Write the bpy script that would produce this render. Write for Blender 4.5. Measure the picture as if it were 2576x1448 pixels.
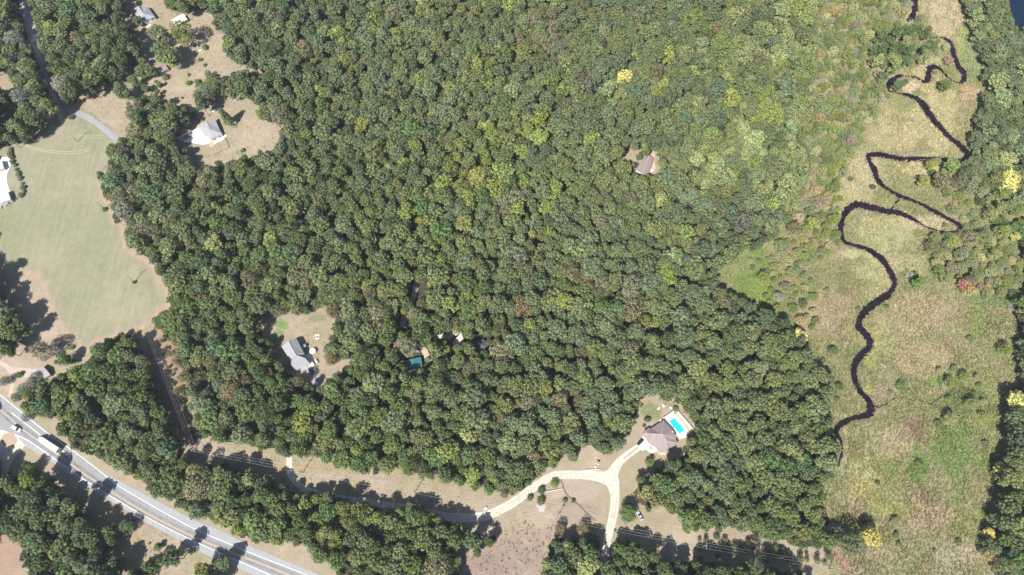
import bpy, bmesh, math, random
import numpy as np
from mathutils import Vector, Matrix
rnd = random.Random(7); npr = np.random.RandomState(11)
for o in list(bpy.data.objects): bpy.data.objects.remove(o)
SC = bpy.context.scene; COL = SC.collection

# ---------------------------------------------------------------- camera, sky, sun, exposure
ALT = 360.0; TILT = math.radians(23.0); FPX = 1955.0/3000.0          # focal length in frame widths
cam = bpy.data.cameras.new('camera'); cam.sensor_width = 36; cam.lens = 36*FPX
cam.clip_start = 1; cam.clip_end = 6000
camo = bpy.data.objects.new('camera', cam); COL.objects.link(camo)
camo.location = (0, 0, ALT); camo.rotation_euler = (TILT, 0, 0); SC.camera = camo
SUN_EL = math.radians(52); SH_AZ = math.radians(29)                  # shadows run 29 degrees right of +y
w = bpy.data.worlds.new('World'); SC.world = w; w.use_nodes = True
nt = w.node_tree; nt.nodes.clear()
sky = nt.nodes.new('ShaderNodeTexSky'); sky.sky_type = 'NISHITA'; sky.sun_disc = False
sky.sun_elevation = SUN_EL; sky.sun_rotation = math.pi + SH_AZ; sky.altitude = 300
bg = nt.nodes.new('ShaderNodeBackground'); bg.inputs[1].default_value = 0.075
wo = nt.nodes.new('ShaderNodeOutputWorld'); nt.links.new(sky.outputs[0], bg.inputs[0]); nt.links.new(bg.outputs[0], wo.inputs[0])
sl = bpy.data.lights.new('sun', 'SUN'); sl.energy = 5.0; sl.angle = math.radians(0.5); sl.color = (1, .955, .88)
so = bpy.data.objects.new('sun', sl); COL.objects.link(so); so.location = (0, 0, 500)
sd = Vector((math.sin(SH_AZ)*math.cos(SUN_EL), math.cos(SH_AZ)*math.cos(SUN_EL), -math.sin(SUN_EL)))
so.rotation_euler = sd.to_track_quat('-Z', 'Y').to_euler()
SC.view_settings.view_transform = 'Standard'; SC.view_settings.look = 'None'
SC.view_settings.exposure = 0.80; SC.view_settings.gamma = 1
SC.render.engine = 'CYCLES'; SC.cycles.max_bounces = 5; SC.cycles.transparent_max_bounces = 4
SC.cycles.diffuse_bounces = 3

# ---------------------------------------------------------------- survey sheet units (2576 wide) <-> metres on the ground
VW, VH = 2576.0, 1447.7; FV = FPX*VW
_f = np.array([0, math.sin(TILT), -math.cos(TILT)]); _u = np.array([0, math.cos(TILT), math.sin(TILT)])
def P(x, y, z=0.0):
    a = (x-VW/2); b = (VH/2-y)
    dx = a; dy = _f[1]*FV+_u[1]*b; dz = _f[2]*FV+_u[2]*b
    t = (z-ALT)/dz
    return Vector((dx*t, dy*t, z))
def Pn(x, y, z=0.0):
    b = (VH/2-y); dy = _f[1]*FV+_u[1]*b; dz = _f[2]*FV+_u[2]*b; t = (z-ALT)/dz
    return (x-VW/2)*t, dy*t
def Q(x, y, z):                                                       # metres -> survey units (works on arrays)
    zz = z-ALT; d = y*_f[1]+zz*_f[2]; return VW/2+FV*x/d, VH/2-FV*(y*_u[1]+zz*_u[2])/d
def mpp(x, y, z=0):                                                   # metres per survey unit near a point
    return (P(x+1, y, z)-P(x, y, z)).length
def tile(i, j, pts): return [(644*i+p[0]/3.9954, 362.4*j+p[1]/3.9954)+tuple(p[2:]) for p in pts]
def crop(x0, y0, s, pts): return [((x0+p[0]/s)/1.16460, (y0+p[1]/s)/1.16460)+tuple(p[2:]) for p in pts]

# ---------------------------------------------------------------- small helpers
def tag(o, label=None, cat=None, group=None, kind=None):
    if label: o['label'] = label
    if cat: o['category'] = cat
    if group: o['group'] = group
    if kind: o['kind'] = kind
    return o
def empty(name, loc=(0,0,0), rz=0.0):
    o = bpy.data.objects.new(name, None); COL.objects.link(o); o.location = loc; o.rotation_euler = (0,0,rz); o.empty_display_size = .5
    return o
def meshobj(name, verts, faces, mat, parent=None, smooth=False):
    me = bpy.data.meshes.new(name); me.from_pydata([tuple(v) for v in verts], [], faces); me.update()
    if mat: me.materials.append(mat)
    if smooth: me.polygons.foreach_set('use_smooth', [True]*len(me.polygons))
    o = bpy.data.objects.new(name, me); COL.objects.link(o)
    if parent: o.parent = parent
    return o
class MB:
    def __init__(s): s.v = []; s.f = []
    def add(s, v, f):
        n = len(s.v); s.v += [tuple(p) for p in v]; s.f += [tuple(i+n for i in q) for q in f]; return s
    def box(s, c, d, rz=0, taper=1.0):
        hx, hy, hz = d[0]/2, d[1]/2, d[2]/2; vs = []
        for z, t in ((-hz, 1), (hz, taper)):
            for x, y in ((-hx,-hy),(hx,-hy),(hx,hy),(-hx,hy)):
                x *= t; y *= t
                vs.append((c[0]+x*math.cos(rz)-y*math.sin(rz), c[1]+x*math.sin(rz)+y*math.cos(rz), c[2]+z))
        return s.add(vs, [(3,2,1,0),(4,5,6,7),(0,1,5,4),(1,2,6,5),(2,3,7,6),(3,0,4,7)])
    def tube(s, a, b, r0, r1=None, n=8, caps=True):
        a = Vector(a); b = Vector(b); r1 = r0 if r1 is None else r1; d = (b-a)
        if d.length < 1e-6: return s
        d.normalize(); u = d.orthogonal().normalized(); v = d.cross(u); vs = []
        for p, r in ((a, r0), (b, r1)):
            for k in range(n):
                t = 2*math.pi*k/n; vs.append(p+u*(r*math.cos(t))+v*(r*math.sin(t)))
        fs = [(k, (k+1) % n, n+(k+1) % n, n+k) for k in range(n)]
        if caps: fs += [tuple(reversed(range(n))), tuple(range(n, 2*n))]
        return s.add(vs, fs)
    def prism(s, prof, y0, y1):                                       # profile in x,z pushed along y
        n = len(prof); vs = [(x, y0, z) for x, z in prof]+[(x, y1, z) for x, z in prof]
        return s.add(vs, [(k, (k+1) % n, n+(k+1) % n, n+k) for k in range(n)]+[tuple(reversed(range(n))), tuple(range(n, 2*n))])
    def poly(s, pts, z0, z1):                                         # upright prism over a plan outline
        n = len(pts); vs = [(p[0], p[1], z0) for p in pts]+[(p[0], p[1], z1) for p in pts]
        return s.add(vs, [(k, (k+1) % n, n+(k+1) % n, n+k) for k in range(n)]+[tuple(reversed(range(n))), tuple(range(n, 2*n))])
    def build(s, name, mat, parent=None, smooth=False, bevel=0):
        o = meshobj(name, s.v, s.f, mat, parent, smooth)
        bm = bmesh.new(); bm.from_mesh(o.data); bmesh.ops.recalc_face_normals(bm, faces=bm.faces)
        if bevel: bmesh.ops.bevel(bm, geom=[e for e in bm.edges if e.calc_face_angle(0) > .5], offset=bevel, segments=2, affect='EDGES')
        bm.to_mesh(o.data); bm.free(); return o
def linkn(t, a, b): t.links.new(a, b)
def newmat(name):
    m = bpy.data.materials.new(name); m.use_nodes = True; t = m.node_tree
    b = t.nodes['Principled BSDF']; return m, t, b
def noise(t, scale, detail=4, rough=.6, vec=None, dist=0):
    n = t.nodes.new('ShaderNodeTexNoise'); n.inputs['Scale'].default_value = scale; n.inputs['Detail'].default_value = detail
    n.inputs['Roughness'].default_value = rough; n.inputs['Distortion'].default_value = dist
    if vec is not None: linkn(t, vec, n.inputs['Vector'])
    return n.outputs['Fac']
def objcoord(t, scale=None, rot=None):
    c = t.nodes.new('ShaderNodeTexCoord').outputs['Object']
    if scale or rot:
        m = t.nodes.new('ShaderNodeMapping'); linkn(t, c, m.inputs['Vector'])
        if scale: m.inputs['Scale'].default_value = scale
        if rot: m.inputs['Rotation'].default_value = rot
        c = m.outputs[0]
    return c
def ramp(t, fac, stops):
    r = t.nodes.new('ShaderNodeValToRGB'); e = r.color_ramp.elements
    while len(e) < len(stops): e.new(.5)
    for k, (p, c) in enumerate(stops): e[k].position = p; e[k].color = tuple(c)+(1,) if len(c) == 3 else c
    linkn(t, fac, r.inputs[0]); return r.outputs[0]
def mix(t, fac, a, b, mode='MIX'):
    m = t.nodes.new('ShaderNodeMix'); m.data_type = 'RGBA'; m.blend_type = mode; m.clamp_factor = True
    for s, v in ((m.inputs[0], fac), (m.inputs[6], a), (m.inputs[7], b)):
        if hasattr(v, 'is_linked') or hasattr(v, 'links'): linkn(t, v, s)
        else: s.default_value = v if isinstance(v, (int, float)) else tuple(v)+(1,)
    return m.outputs[2]
def bump(t, b, h, strength, dist=.3):
    n = t.nodes.new('ShaderNodeBump'); n.inputs['Strength'].default_value = strength; n.inputs['Distance'].default_value = dist
    linkn(t, h, n.inputs['Height']); linkn(t, n.outputs[0], b.inputs['Normal'])
def simple(name, c, rough=.6, metal=0, var=.12, scale=3.0):
    m, t, b = newmat(name); v = objcoord(t)
    f = noise(t, scale, 5, .6, v)
    linkn(t, ramp(t, f, [(.3, [x*(1-var) for x in c]), (.7, [min(1, x*(1+var)) for x in c])]), b.inputs['Base Color'])
    b.inputs['Roughness'].default_value = rough; b.inputs['Metallic'].default_value = metal; return m
def grassy(name, contrast=.35, streak=None, bumps=.6, fine=1.6):
    """ground cover: the patch colour comes from the sheet's own survey, tufts and streaks from noise"""
    m, t, b = newmat(name); v = objcoord(t)
    a = t.nodes.new('ShaderNodeVertexColor'); a.layer_name = 'col'
    n1 = noise(t, fine, 6, .75, v, .3); n2 = noise(t, .22, 5, .65, v); n3 = noise(t, .05, 3, .6, v)
    k = contrast
    g = ramp(t, n1, [(.30, (1-1.5*k,)*3), (.5, (1, 1, 1)), (.72, (1+k, 1+k, 1+.8*k))])
    g2 = ramp(t, n2, [(.3, (.86, .90, .84)), (.7, (1.10, 1.06, 1.08))])
    c = mix(t, 1.0, a.outputs[0], g, 'MULTIPLY'); c = mix(t, 1.0, c, g2, 'MULTIPLY')
    if streak:
        s = noise(t, 1.0, 4, .6, objcoord(t, (streak[1], streak[2], 1), (0, 0, streak[0])))
        c = mix(t, 1.0, c, ramp(t, s, [(.34, (.88, .94, .85)), (.66, (1.10, 1.04, 1.09))]), 'MULTIPLY')
    linkn(t, c, b.inputs['Base Color']); b.inputs['Roughness'].default_value = .95; b.inputs['Specular IOR Level'].default_value = .1
    bump(t, b, n1, bumps, .5); return m

M = {}
M['ground'] = grassy('forest floor', .45, None, .8, 1.2)
M['field'] = grassy('mown field', .18, (math.radians(-62), .55, .035), .3, 1.5)
M['lawn'] = grassy('dry grass', .20, None, .4, 1.5)
M['marsh'] = grassy('marsh grass', .50, None, 1.0, .85)
def leafmat():
    m, t, b = newmat('foliage'); t.nodes.remove(b)
    a = t.nodes.new('ShaderNodeAttribute'); a.attribute_type = 'INSTANCER'; a.attribute_name = 'color'
    l = t.nodes.new('ShaderNodeAttribute'); l.attribute_type = 'GEOMETRY'; l.attribute_name = 'lv'
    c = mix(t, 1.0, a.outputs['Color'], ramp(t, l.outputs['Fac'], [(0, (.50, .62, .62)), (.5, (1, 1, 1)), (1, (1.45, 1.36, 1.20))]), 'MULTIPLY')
    d = t.nodes.new('ShaderNodeBsdfDiffuse'); tr = t.nodes.new('ShaderNodeBsdfTranslucent'); s = t.nodes.new('ShaderNodeMixShader')
    s.inputs[0].default_value = .12
    linkn(t, c, d.inputs[0]); linkn(t, c, tr.inputs[0]); linkn(t, d.outputs[0], s.inputs[1]); linkn(t, tr.outputs[0], s.inputs[2])
    linkn(t, s.outputs[0], t.nodes['Material Output'].inputs[0]); return m
M['leaf'] = leafmat()
M['bark'] = simple('bark', (.13, .10, .08), .9, 0, .3, 2)
M['deadwood'] = simple('bleached wood', (.42, .39, .38), .9, 0, .2, 2)
M['asphalt'] = simple('asphalt', (.245, .245, .255), .9, 0, .10, .35)
M['shoulder'] = simple('shoulder asphalt', (.29, .295, .31), .92, 0, .10, .5)
M['oldroad'] = simple('worn asphalt', (.26, .26, .28), .92, 0, .1, .5)
M['gravel'] = simple('pale gravel', (.48, .445, .375), .95, 0, .22, .45)
M['dirt'] = simple('dirt', (.42, .33, .25), .95, 0, .15, .6)
M['reddirt'] = simple('red dirt', (.26, .16, .12), .95, 0, .2, .6)
M['concrete'] = simple('concrete', (.62, .61, .58), .85, 0, .08, .5)
M['whiteline'] = simple('white road paint', (.72, .72, .70), .8, 0, .08, 2)
M['yellowline'] = simple('yellow road paint', (.52, .36, .16), .8, 0, .12, 2)
M['white'] = simple('white paint', (.78, .78, .76), .5, 0, .04)
M['wall'] = simple('pale siding', (.62, .60, .55), .8, 0, .06)
M['shade'] = simple('grey shingles', (.29, .29, .30), .9, 0, .10, 1.5)
M['lightroof'] = simple('light grey shingles', (.27, .275, .295), .9, 0, .16, 1.2)
M['brownroof'] = simple('mauve brown shingles', (.25, .205, .205), .9, 0, .10, 1.5)
M['darkroof'] = simple('dark shingles', (.10, .09, .12), .9, 0, .15, 1.5)
M['whiteroof'] = simple('white metal roof', (.80, .81, .82), .6, 0, .03)
M['teal'] = simple('teal metal roof', (.035, .145, .17), .7, 0, .12, 1.5)
M['ridge'] = simple('ridge shingles', (.42, .38, .37), .9, 0, .08)
M['glass'] = simple('window glass', (.02, .025, .03), .15, 0, .1)
M['black'] = simple('rubber', (.03, .03, .03), .8, 0, .1)
M['steel'] = simple('steel', (.45, .46, .48), .4, .8, .08)
M['wire'] = simple('aluminium cable', (.40, .40, .40), .5, .2, .04)
M['pole'] = simple('weathered pole', (.30, .27, .25), .9, 0, .15)
M['silver'] = simple('silver car paint', (.55, .57, .60), .3, .3, .03)
M['navy'] = simple('dark blue car paint', (.03, .04, .09), .3, .2, .05)
M['darkcar'] = simple('dark car paint', (.035, .035, .04), .3, .2, .05)
M['wood'] = simple('deck boards', (.30, .26, .22), .85, 0, .15)
M['lamp'] = simple('lamp glass', (.6, .5, .4), .2, 0, .05)
M['stone'] = simple('pale stone', (.50, .47, .43), .9, 0, .12)
def watermat(name, c, rough):
    m, t, b = newmat(name); linkn(t, ramp(t, noise(t, .25, 5, .7, objcoord(t)), [(.42, c), (.62, tuple(k*(2.6 if name[0] == 'd' else 1.25) for k in c))]), b.inputs['Base Color']); b.inputs['Roughness'].default_value = rough; b.inputs['IOR'].default_value = 1.2
    bump(t, b, noise(t, 1.2, 3, .6, objcoord(t)), .12, .1); return m
M['water'] = watermat('dark stream water', (.008, .005, .008), .12); M['pond'] = watermat('pond water', (.004, .014, .035), .1)
M['pool'] = watermat('pool water', (.01, .42, .60), .15)

# ---------------------------------------------------------------- outlines of the open ground, in survey units
O = {}
O['field'] = [(-80,372),(0,372),(30,365),(50,362),(80,342),(110,308),(125,297),(152,280),(165,272),(200,275),(240,300),(275,330),(300,352),(290,362),(265,372),(262,392),(272,402),(272,435),(255,440),(250,460),(260,480),(262,502),(280,510),(285,537),(287,555),(307,562),(315,570),(315,602),(322,622),(350,647),(370,657),(382,660),(390,682),(405,705),(418,730),(424,750),(422,775),(398,778),(386,795),(383,812),(370,818),(335,835),(295,837),(272,855),(240,860),(228,875),(222,890),(200,870),(180,850),(160,835),(140,800),(125,760),(110,720),(90,690),(40,684),(0,684),(-80,684)]
O['west'] = [(-80,684),(0,684),(110,690),(150,800),(240,860),(228,875),(218,897),(205,915),(180,922),(162,920),(160,937),(140,947),(125,950),(100,960),(60,1000),(52,1025),(62,1035),(88,1050),(125,1052),(147,1062),(150,1087),(160,1107),(162,1119),(200,1134),(240,1159),(270,1179),(325,1192),(362,1227),(395,1259),(425,1267),(457,1289),(500,1307),(550,1324),(580,1337),(595,1359),(644,1362),(669,1379),(694,1374),(714,1369),(744,1369),(779,1387),(784,1409),(819,1419),(839,1429),(851,1460),(1000,1560),(380,1560),(300,1448),(315,1415),(292,1405),(270,1412),(282,1384),(295,1369),(300,1347),(305,1317),(287,1304),(270,1312),(257,1330),(240,1320),(222,1299),(200,1262),(180,1247),(165,1225),(135,1217),(112,1194),(110,1172),(85,1165),(60,1165),(50,1187),(15,1185),(12,1164),(0,1159),(-80,1130)]
O['north lawn'] = [(157,262),(180,262),(203,258),(215,238),(235,232),(262,228),(283,210),(300,188),(325,178),(345,168),(362,150),(352,110),(345,85),(325,65),(316,30),(318,0),(318,-60),(400,-60),(412,0),(420,25),(440,35),(463,32),(480,27),(500,24),(520,33),(535,55),(543,75),(570,90),(557,105),(555,130),(565,150),(583,152),(600,160),(620,172),(650,180),(655,200),(650,240),(635,255),(645,270),(650,300),(690,316),(706,320),(708,350),(690,370),(650,383),(610,398),(560,408),(525,418),(500,430),(488,420),(470,385),(455,372),(445,352),(440,338),(460,318),(490,300),(500,285),(470,272),(440,258),(400,252),(385,240),(350,248),(320,262),(300,255),(305,268),(320,290),(330,305),(322,320),(318,345),(302,352),(275,330),(240,300),(200,275),(165,270)]
O['road corridor'] = [(150,280),(128,215),(112,165),(100,130),(72,108),(60,70),(45,30),(33,-60),(66,-60),(74,10),(80,50),(88,80),(98,95),(101,120),(114,150),(127,190),(136,225),(152,250),(165,265)]
O['west yard'] = [(-60,185),(0,190),(10,180),(25,195),(36,218),(25,236),(0,218),(-60,230)]
O['west yard gap'] = [(22,275),(38,262),(52,268),(48,288),(28,295)]
O['corridor'] = [(383,812),(386,825),(400,837),(407,847),(425,857),(435,875),(435,895),(443,925),(455,942),(460,960),(462,977),(460,990),(470,1005),(470,1025),(482,1040),(485,1070),(500,1087),(515,1109),(550,1122),(600,1127),(644,1139),(681,1137),(719,1147),(751,1152),(794,1157),(831,1174),(869,1182),(906,1192),(956,1192),(1019,1192),(1064,1204),(1119,1207),(1169,1224),(1206,1237),(1244,1247),(1289,1254),(1309,1247),(1322,1229),(1342,1216),(1368,1201),(1389,1186),(1400,1177),(1420,1157),(1430,1144),(1463,1139),(1495,1139),(1513,1147),(1538,1149),(1563,1129),(1570,1109),(1595,1087),(1603,1060),(1613,1037),(1613,1020),(1625,1005),(1658,1007),(1678,1017),(1698,1012),(1713,1025),(1722,1045),(1748,1082),(1738,1100),(1718,1115),(1712,1140),(1690,1152),(1663,1160),(1640,1182),(1623,1197),(1603,1207),(1587,1222),(1583,1247),(1593,1267),(1620,1287),(1643,1290),(1658,1277),(1678,1295),(1700,1305),(1710,1327),(1718,1340),(1763,1340),(1813,1335),(1863,1340),(1888,1350),(1932,1362),(1955,1367),(1970,1377),(2032,1385),(2082,1385),(2097,1388),(2105,1405),(2112,1460),(2060,1560),(2045,1460),(2020,1437),(1970,1432),(1932,1424),(1913,1412),(1875,1412),(1850,1420),(1813,1410),(1775,1402),(1738,1392),(1713,1397),(1688,1404),(1663,1400),(1658,1382),(1625,1374),(1603,1362),(1578,1352),(1548,1362),(1538,1374),(1534,1400),(1512,1400),(1516,1367),(1493,1340),(1463,1350),(1438,1352),(1400,1337),(1385,1350),(1370,1400),(1353,1425),(1348,1460),(1340,1560),(1180,1560),(1171,1460),(1168,1412),(1152,1402),(1147,1382),(1180,1374),(1239,1382),(1251,1372),(1249,1352),(1219,1342),(1194,1332),(1169,1320),(1156,1307),(1119,1305),(1104,1295),(1077,1282),(1057,1262),(1024,1267),(1007,1272),(982,1272),(957,1270),(919,1262),(914,1247),(882,1257),(864,1242),(839,1227),(814,1227),(784,1237),(764,1242),(744,1237),(719,1222),(694,1207),(669,1195),(644,1187),(600,1172),(562,1162),(525,1162),(495,1157),(475,1149),(462,1124),(457,1102),(440,1080),(425,1037),(405,1000),(400,965),(390,950),(372,932),(380,925),(375,905),(360,885),(347,865),(338,838)]
O['middle yard'] = tile(1,2,[(60,270),(150,260),(220,300),(300,250),(420,280),(520,270),(600,210),(660,180),(720,240),(780,300),(770,370),(760,440),(700,540),(680,620),(670,720),(720,770),(800,770),(870,720),(950,700),(940,760),(850,830),(800,880),(700,900),(640,1000),(580,1030),(540,940),(470,870),(360,840),(310,800),(230,690),(200,650),(180,560),(80,500),(40,380)])
O['forest house yard'] = crop(1800,420,12.07,[(250,640),(260,500),(330,420),(450,330),(560,220),(700,180),(860,150),(960,170),(960,280),(850,340),(1000,450),(1100,450),(1230,400),(1250,260),(1450,230),(1560,520),(1540,760),(1640,960),(1560,1080),(1350,1080),(1200,1060),(950,1080),(800,1070),(620,960),(760,900),(900,760),(760,640),(660,640),(450,670)])
O['track clearing'] = tile(1,2,[(1545,110),(1580,10),(1610,-60),(1710,-60),(1680,20),(1650,95),(1580,130)])
O['track clearing 2'] = tile(1,2,[(1440,360),(1470,270),(1525,270),(1530,410),(1465,410)])
O['gravel clearing'] = tile(1,2,[(1780,465),(1940,440),(2080,435),(2105,500),(2050,580),(1950,580),(1880,520)])
O['gravel clearing 2'] = tile(1,2,[(1600,630),(1660,590),(1690,620),(1770,710),(1740,730),(1690,700),(1670,760),(1530,790),(1500,720),(1590,690)])
O['dark house yard'] = tile(1,2,[(2170,500),(2290,480),(2420,520),(2400,580),(2330,640),(2230,600),(2180,570)])
O['sw clearing'] = [(-80,1355),(0,1355),(25,1350),(42,1358),(40,1385),(60,1410),(70,1435),(65,1560),(-80,1560)]
MARSH_W = [(2065,-90),(2070,0),(2050,80),(2060,160),(2035,230),(2045,300),(2015,370),(2030,430),(1995,500),(1965,560),(1955,600),(1900,630),(1860,650),(1830,680),(1800,700),(1830,735),(1900,765),(1970,800),(1994,815),(2027,855),(2052,910),(2092,950),(2094,1000),(2097,1070),(2112,1100),(2112,1144),(2107,1169),(2082,1217),(2075,1242),(2068,1287),(2085,1320),(2110,1325),(2157,1345),(2164,1367),(2150,1390),(2110,1392),(2097,1390),(2105,1420),(2112,1460),(2112,1560)]
MARSH_E = [(2560,1560),(2497,1448),(2500,1402),(2462,1380),(2480,1352),(2477,1327),(2485,1282),(2497,1262),(2520,1237),(2505,1190),(2525,1150),(2522,1112),(2530,1060),(2536,1020),(2570,975),(2556,920),(2566,850),(2590,780),(2660,700),(2660,545),(2576,542),(2533,537),(2520,505),(2495,484),(2465,502),(2450,472),(2412,450),(2415,407),(2440,390),(2438,350),(2452,290),(2472,230),(2470,170),(2452,100),(2428,60),(2418,0),(2410,-60)]
O['marsh'] = MARSH_W+MARSH_E
O['pond'] = [(2542,-60),(2542,0),(2539,30),(2549,62),(2564,75),(2590,62),(2660,-60)]
CANOPY = [                                                            # woods standing inside the open outlines
 [(483,212),(500,205),(515,200),(512,182),(540,177),(556,195),(570,200),(583,187),(600,174),(625,178),(643,190),(658,200),(652,240),(640,252),(610,249),(590,243),(565,247),(540,235),(530,230),(528,258),(543,262),(520,275),(505,285),(495,270)],
 [(-300,665),(-12,665),(-6,700),(0,735),(12,740),(20,770),(40,775),(60,800),(70,830),(58,850),(55,878),(40,898),(20,908),(0,900),(-300,905)],
 [(385,1405),(410,1385),(440,1388),(458,1402),(455,1425),(400,1425),(380,1448),(330,1600),(300,1600),(300,1448)],
 [(495,1440),(545,1432),(540,1560),(430,1560)],
 [(1176,1372),(1200,1372),(1225,1380),(1222,1405),(1200,1412),(1180,1400)],
]
GX0, GY0, GS = -300, -120, 2.0; GW, GH = int((VW+600)/GS), int((VH+300)/GS)
_gx, _gy = np.meshgrid(GX0+(np.arange(GW)+.5)*GS, GY0+(np.arange(GH)+.5)*GS)
def inside(poly, X, Y):
    r = np.zeros(X.shape, bool); n = len(poly)
    for k in range(n):
        x1, y1 = poly[k][:2]; x2, y2 = poly[(k+1) % n][:2]
        if y1 == y2: continue
        c = ((Y < y1) != (Y < y2)) & (X < (x2-x1)*(Y-y1)/(y2-y1)+x1); r ^= c
    return r
def raster(poly):
    r = np.zeros(_gx.shape, bool)
    xs = [p[0] for p in poly]; ys = [p[1] for p in poly]
    i0 = max(0, int((min(xs)-GX0)/GS)-1); i1 = min(GW, int((max(xs)-GX0)/GS)+2); j0 = max(0, int((min(ys)-GY0)/GS)-1); j1 = min(GH, int((max(ys)-GY0)/GS)+2)
    r[j0:j1, i0:i1] = inside(poly, _gx[j0:j1, i0:i1], _gy[j0:j1, i0:i1]); return r
openm = np.zeros(_gx.shape, bool)
for k in O: openm |= raster(O[k])
for c in CANOPY: openm &= ~raster(c)
dist = np.full(openm.shape, 40.0); cur = openm.copy(); dist[cur] = 0
for k in range(1, 16):
    nx = cur.copy(); nx[1:] |= cur[:-1]; nx[:-1] |= cur[1:]; nx[:, 1:] |= cur[:, :-1]; nx[:, :-1] |= cur[:, 1:]
    if k % 2 == 0: nx[1:, 1:] |= cur[:-1, :-1]; nx[:-1, :-1] |= cur[1:, 1:]; nx[1:, :-1] |= cur[:-1, 1:]; nx[:-1, 1:] |= cur[1:, :-1]
    dist[nx & ~cur] = k*GS*.93; cur = nx
def gi(x, y): return (np.clip(((np.asarray(y)-GY0)/GS).astype(int), 0, GH-1), np.clip(((np.asarray(x)-GX0)/GS).astype(int), 0, GW-1))

def vnoise(X, Y, s, seed=0):                                          # value noise for soft patch edges
    r = np.random.RandomState(seed).rand(64, 64); x = X/s; y = Y/s
    xi = np.floor(x).astype(int); yi = np.floor(y).astype(int); fx = x-xi; fy = y-yi; fx = fx*fx*(3-2*fx); fy = fy*fy*(3-2*fy)
    g = lambda a, b: r[b % 64, a % 64]
    return (g(xi, yi)*(1-fx)+g(xi+1, yi)*fx)*(1-fy)+(g(xi, yi+1)*(1-fx)+g(xi+1, yi+1)*fx)*fy

def sheet(name, poly, z, mat, colf, cell=1.0, edge=5.0):
    """a ground sheet cut to a ragged natural outline, with its cover colours surveyed per corner"""
    w = [P(p[0], p[1]) for p in poly]; x0 = min(p.x for p in w)-3; x1 = max(p.x for p in w)+3; y0 = min(p.y for p in w)-3; y1 = max(p.y for p in w)+3
    nx = int((x1-x0)/cell)+1; ny = int((y1-y0)/cell)+1
    X, Y = np.meshgrid(x0+np.arange(nx+1)*cell, y0+np.arange(ny+1)*cell)
    cx = X[:-1, :-1]+cell/2; cy = Y[:-1, :-1]+cell/2
    jx = cx+(vnoise(cx, cy, 6, 3)-.5)*edge*.6+(vnoise(cx, cy, 1.7, 4)-.5)*edge*.35; jy = cy+(vnoise(cx, cy, 6, 5)-.5)*edge*.6+(vnoise(cx, cy, 1.7, 6)-.5)*edge*.35
    m = inside([(p.x, p.y) for p in w], jx, jy); jj, ii = np.nonzero(m); W_ = nx+1
    f = np.stack([jj*W_+ii, jj*W_+ii+1, (jj+1)*W_+ii+1, (jj+1)*W_+ii], 1); used, inv = np.unique(f, return_inverse=True); f = inv.reshape(f.shape)
    vx = X.ravel()[used]; vy = Y.ravel()[used]; co = np.stack([vx, vy, np.full(vx.shape, z)], 1)
    me = bpy.data.meshes.new(name); me.vertices.add(len(co)); me.vertices.foreach_set('co', co.ravel())
    me.loops.add(f.size); me.loops.foreach_set('vertex_index', f.ravel().astype(np.int32)); me.polygons.add(len(f))
    me.polygons.foreach_set('loop_start', np.arange(0, f.size, 4, dtype=np.int32)); me.polygons.foreach_set('loop_total', np.full(len(f), 4, dtype=np.int32)); me.update(calc_edges=True)
    sx, sy = Q(vx, vy, 0.0); c = colf(sx, sy, vx, vy)
    a = me.color_attributes.new('col', 'FLOAT_COLOR', 'POINT'); a.data.foreach_set('color', np.concatenate([c, np.ones((len(c), 1))], 1).ravel())
    me.materials.append(mat); o = bpy.data.objects.new(name, me); COL.objects.link(o); o['kind'] = 'structure'; return o
def lerp(a, b, t): t = np.clip(t, 0, 1)[:, None]; return a*(1-t)+np.array(b)*t
def base(c, n): return np.tile(np.array(c, float), (n, 1))
def patches(c, sx, sy, X, Y, L):
    for (px, py, rx, ry, colr, amt) in L:
        d = np.hypot((sx-px)/rx, (sy-py)/ry)+(vnoise(X, Y, 7, 9)-.5)*.7+(vnoise(X, Y, 2.5, 10)-.5)*.35
        c = lerp(c, colr, np.clip((1.05-d)*3.5, 0, 1)*amt)
    return c
TAN = (.30, .235, .185); PINK = (.30, .215, .185); GREEN = (.17, .195, .10); PALE = (.33, .29, .19); OLIVE = (.215, .205, .10)
def c_field(sx, sy, X, Y):
    c = base((.238, .232, .165), len(sx)); n = vnoise(X, Y, 28, 1)*.6+vnoise(X, Y, 9, 2)*.4
    c = lerp(c, (.275, .250, .185), (n-.46)*3.0); c = lerp(c, (.215, .220, .142), (.44-n)*3)
    d = dist_edge(sx, sy); return lerp(c, (.34, .26, .205), (15-d)/12*(.6+.5*vnoise(X, Y, 12, 8)))
def dist_edge(sx, sy):                                                # how near the field's rim
    pts = np.array(O['field'])[18:58]; d = np.full(sx.shape, 1e9)
    for k in range(len(pts)-1):
        a = pts[k]; b = pts[k+1]; ab = b-a; t = np.clip(((sx-a[0])*ab[0]+(sy-a[1])*ab[1])/(ab@ab), 0, 1)
        d = np.minimum(d, np.hypot(sx-a[0]-t*ab[0], sy-a[1]-t*ab[1]))
    return d
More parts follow.
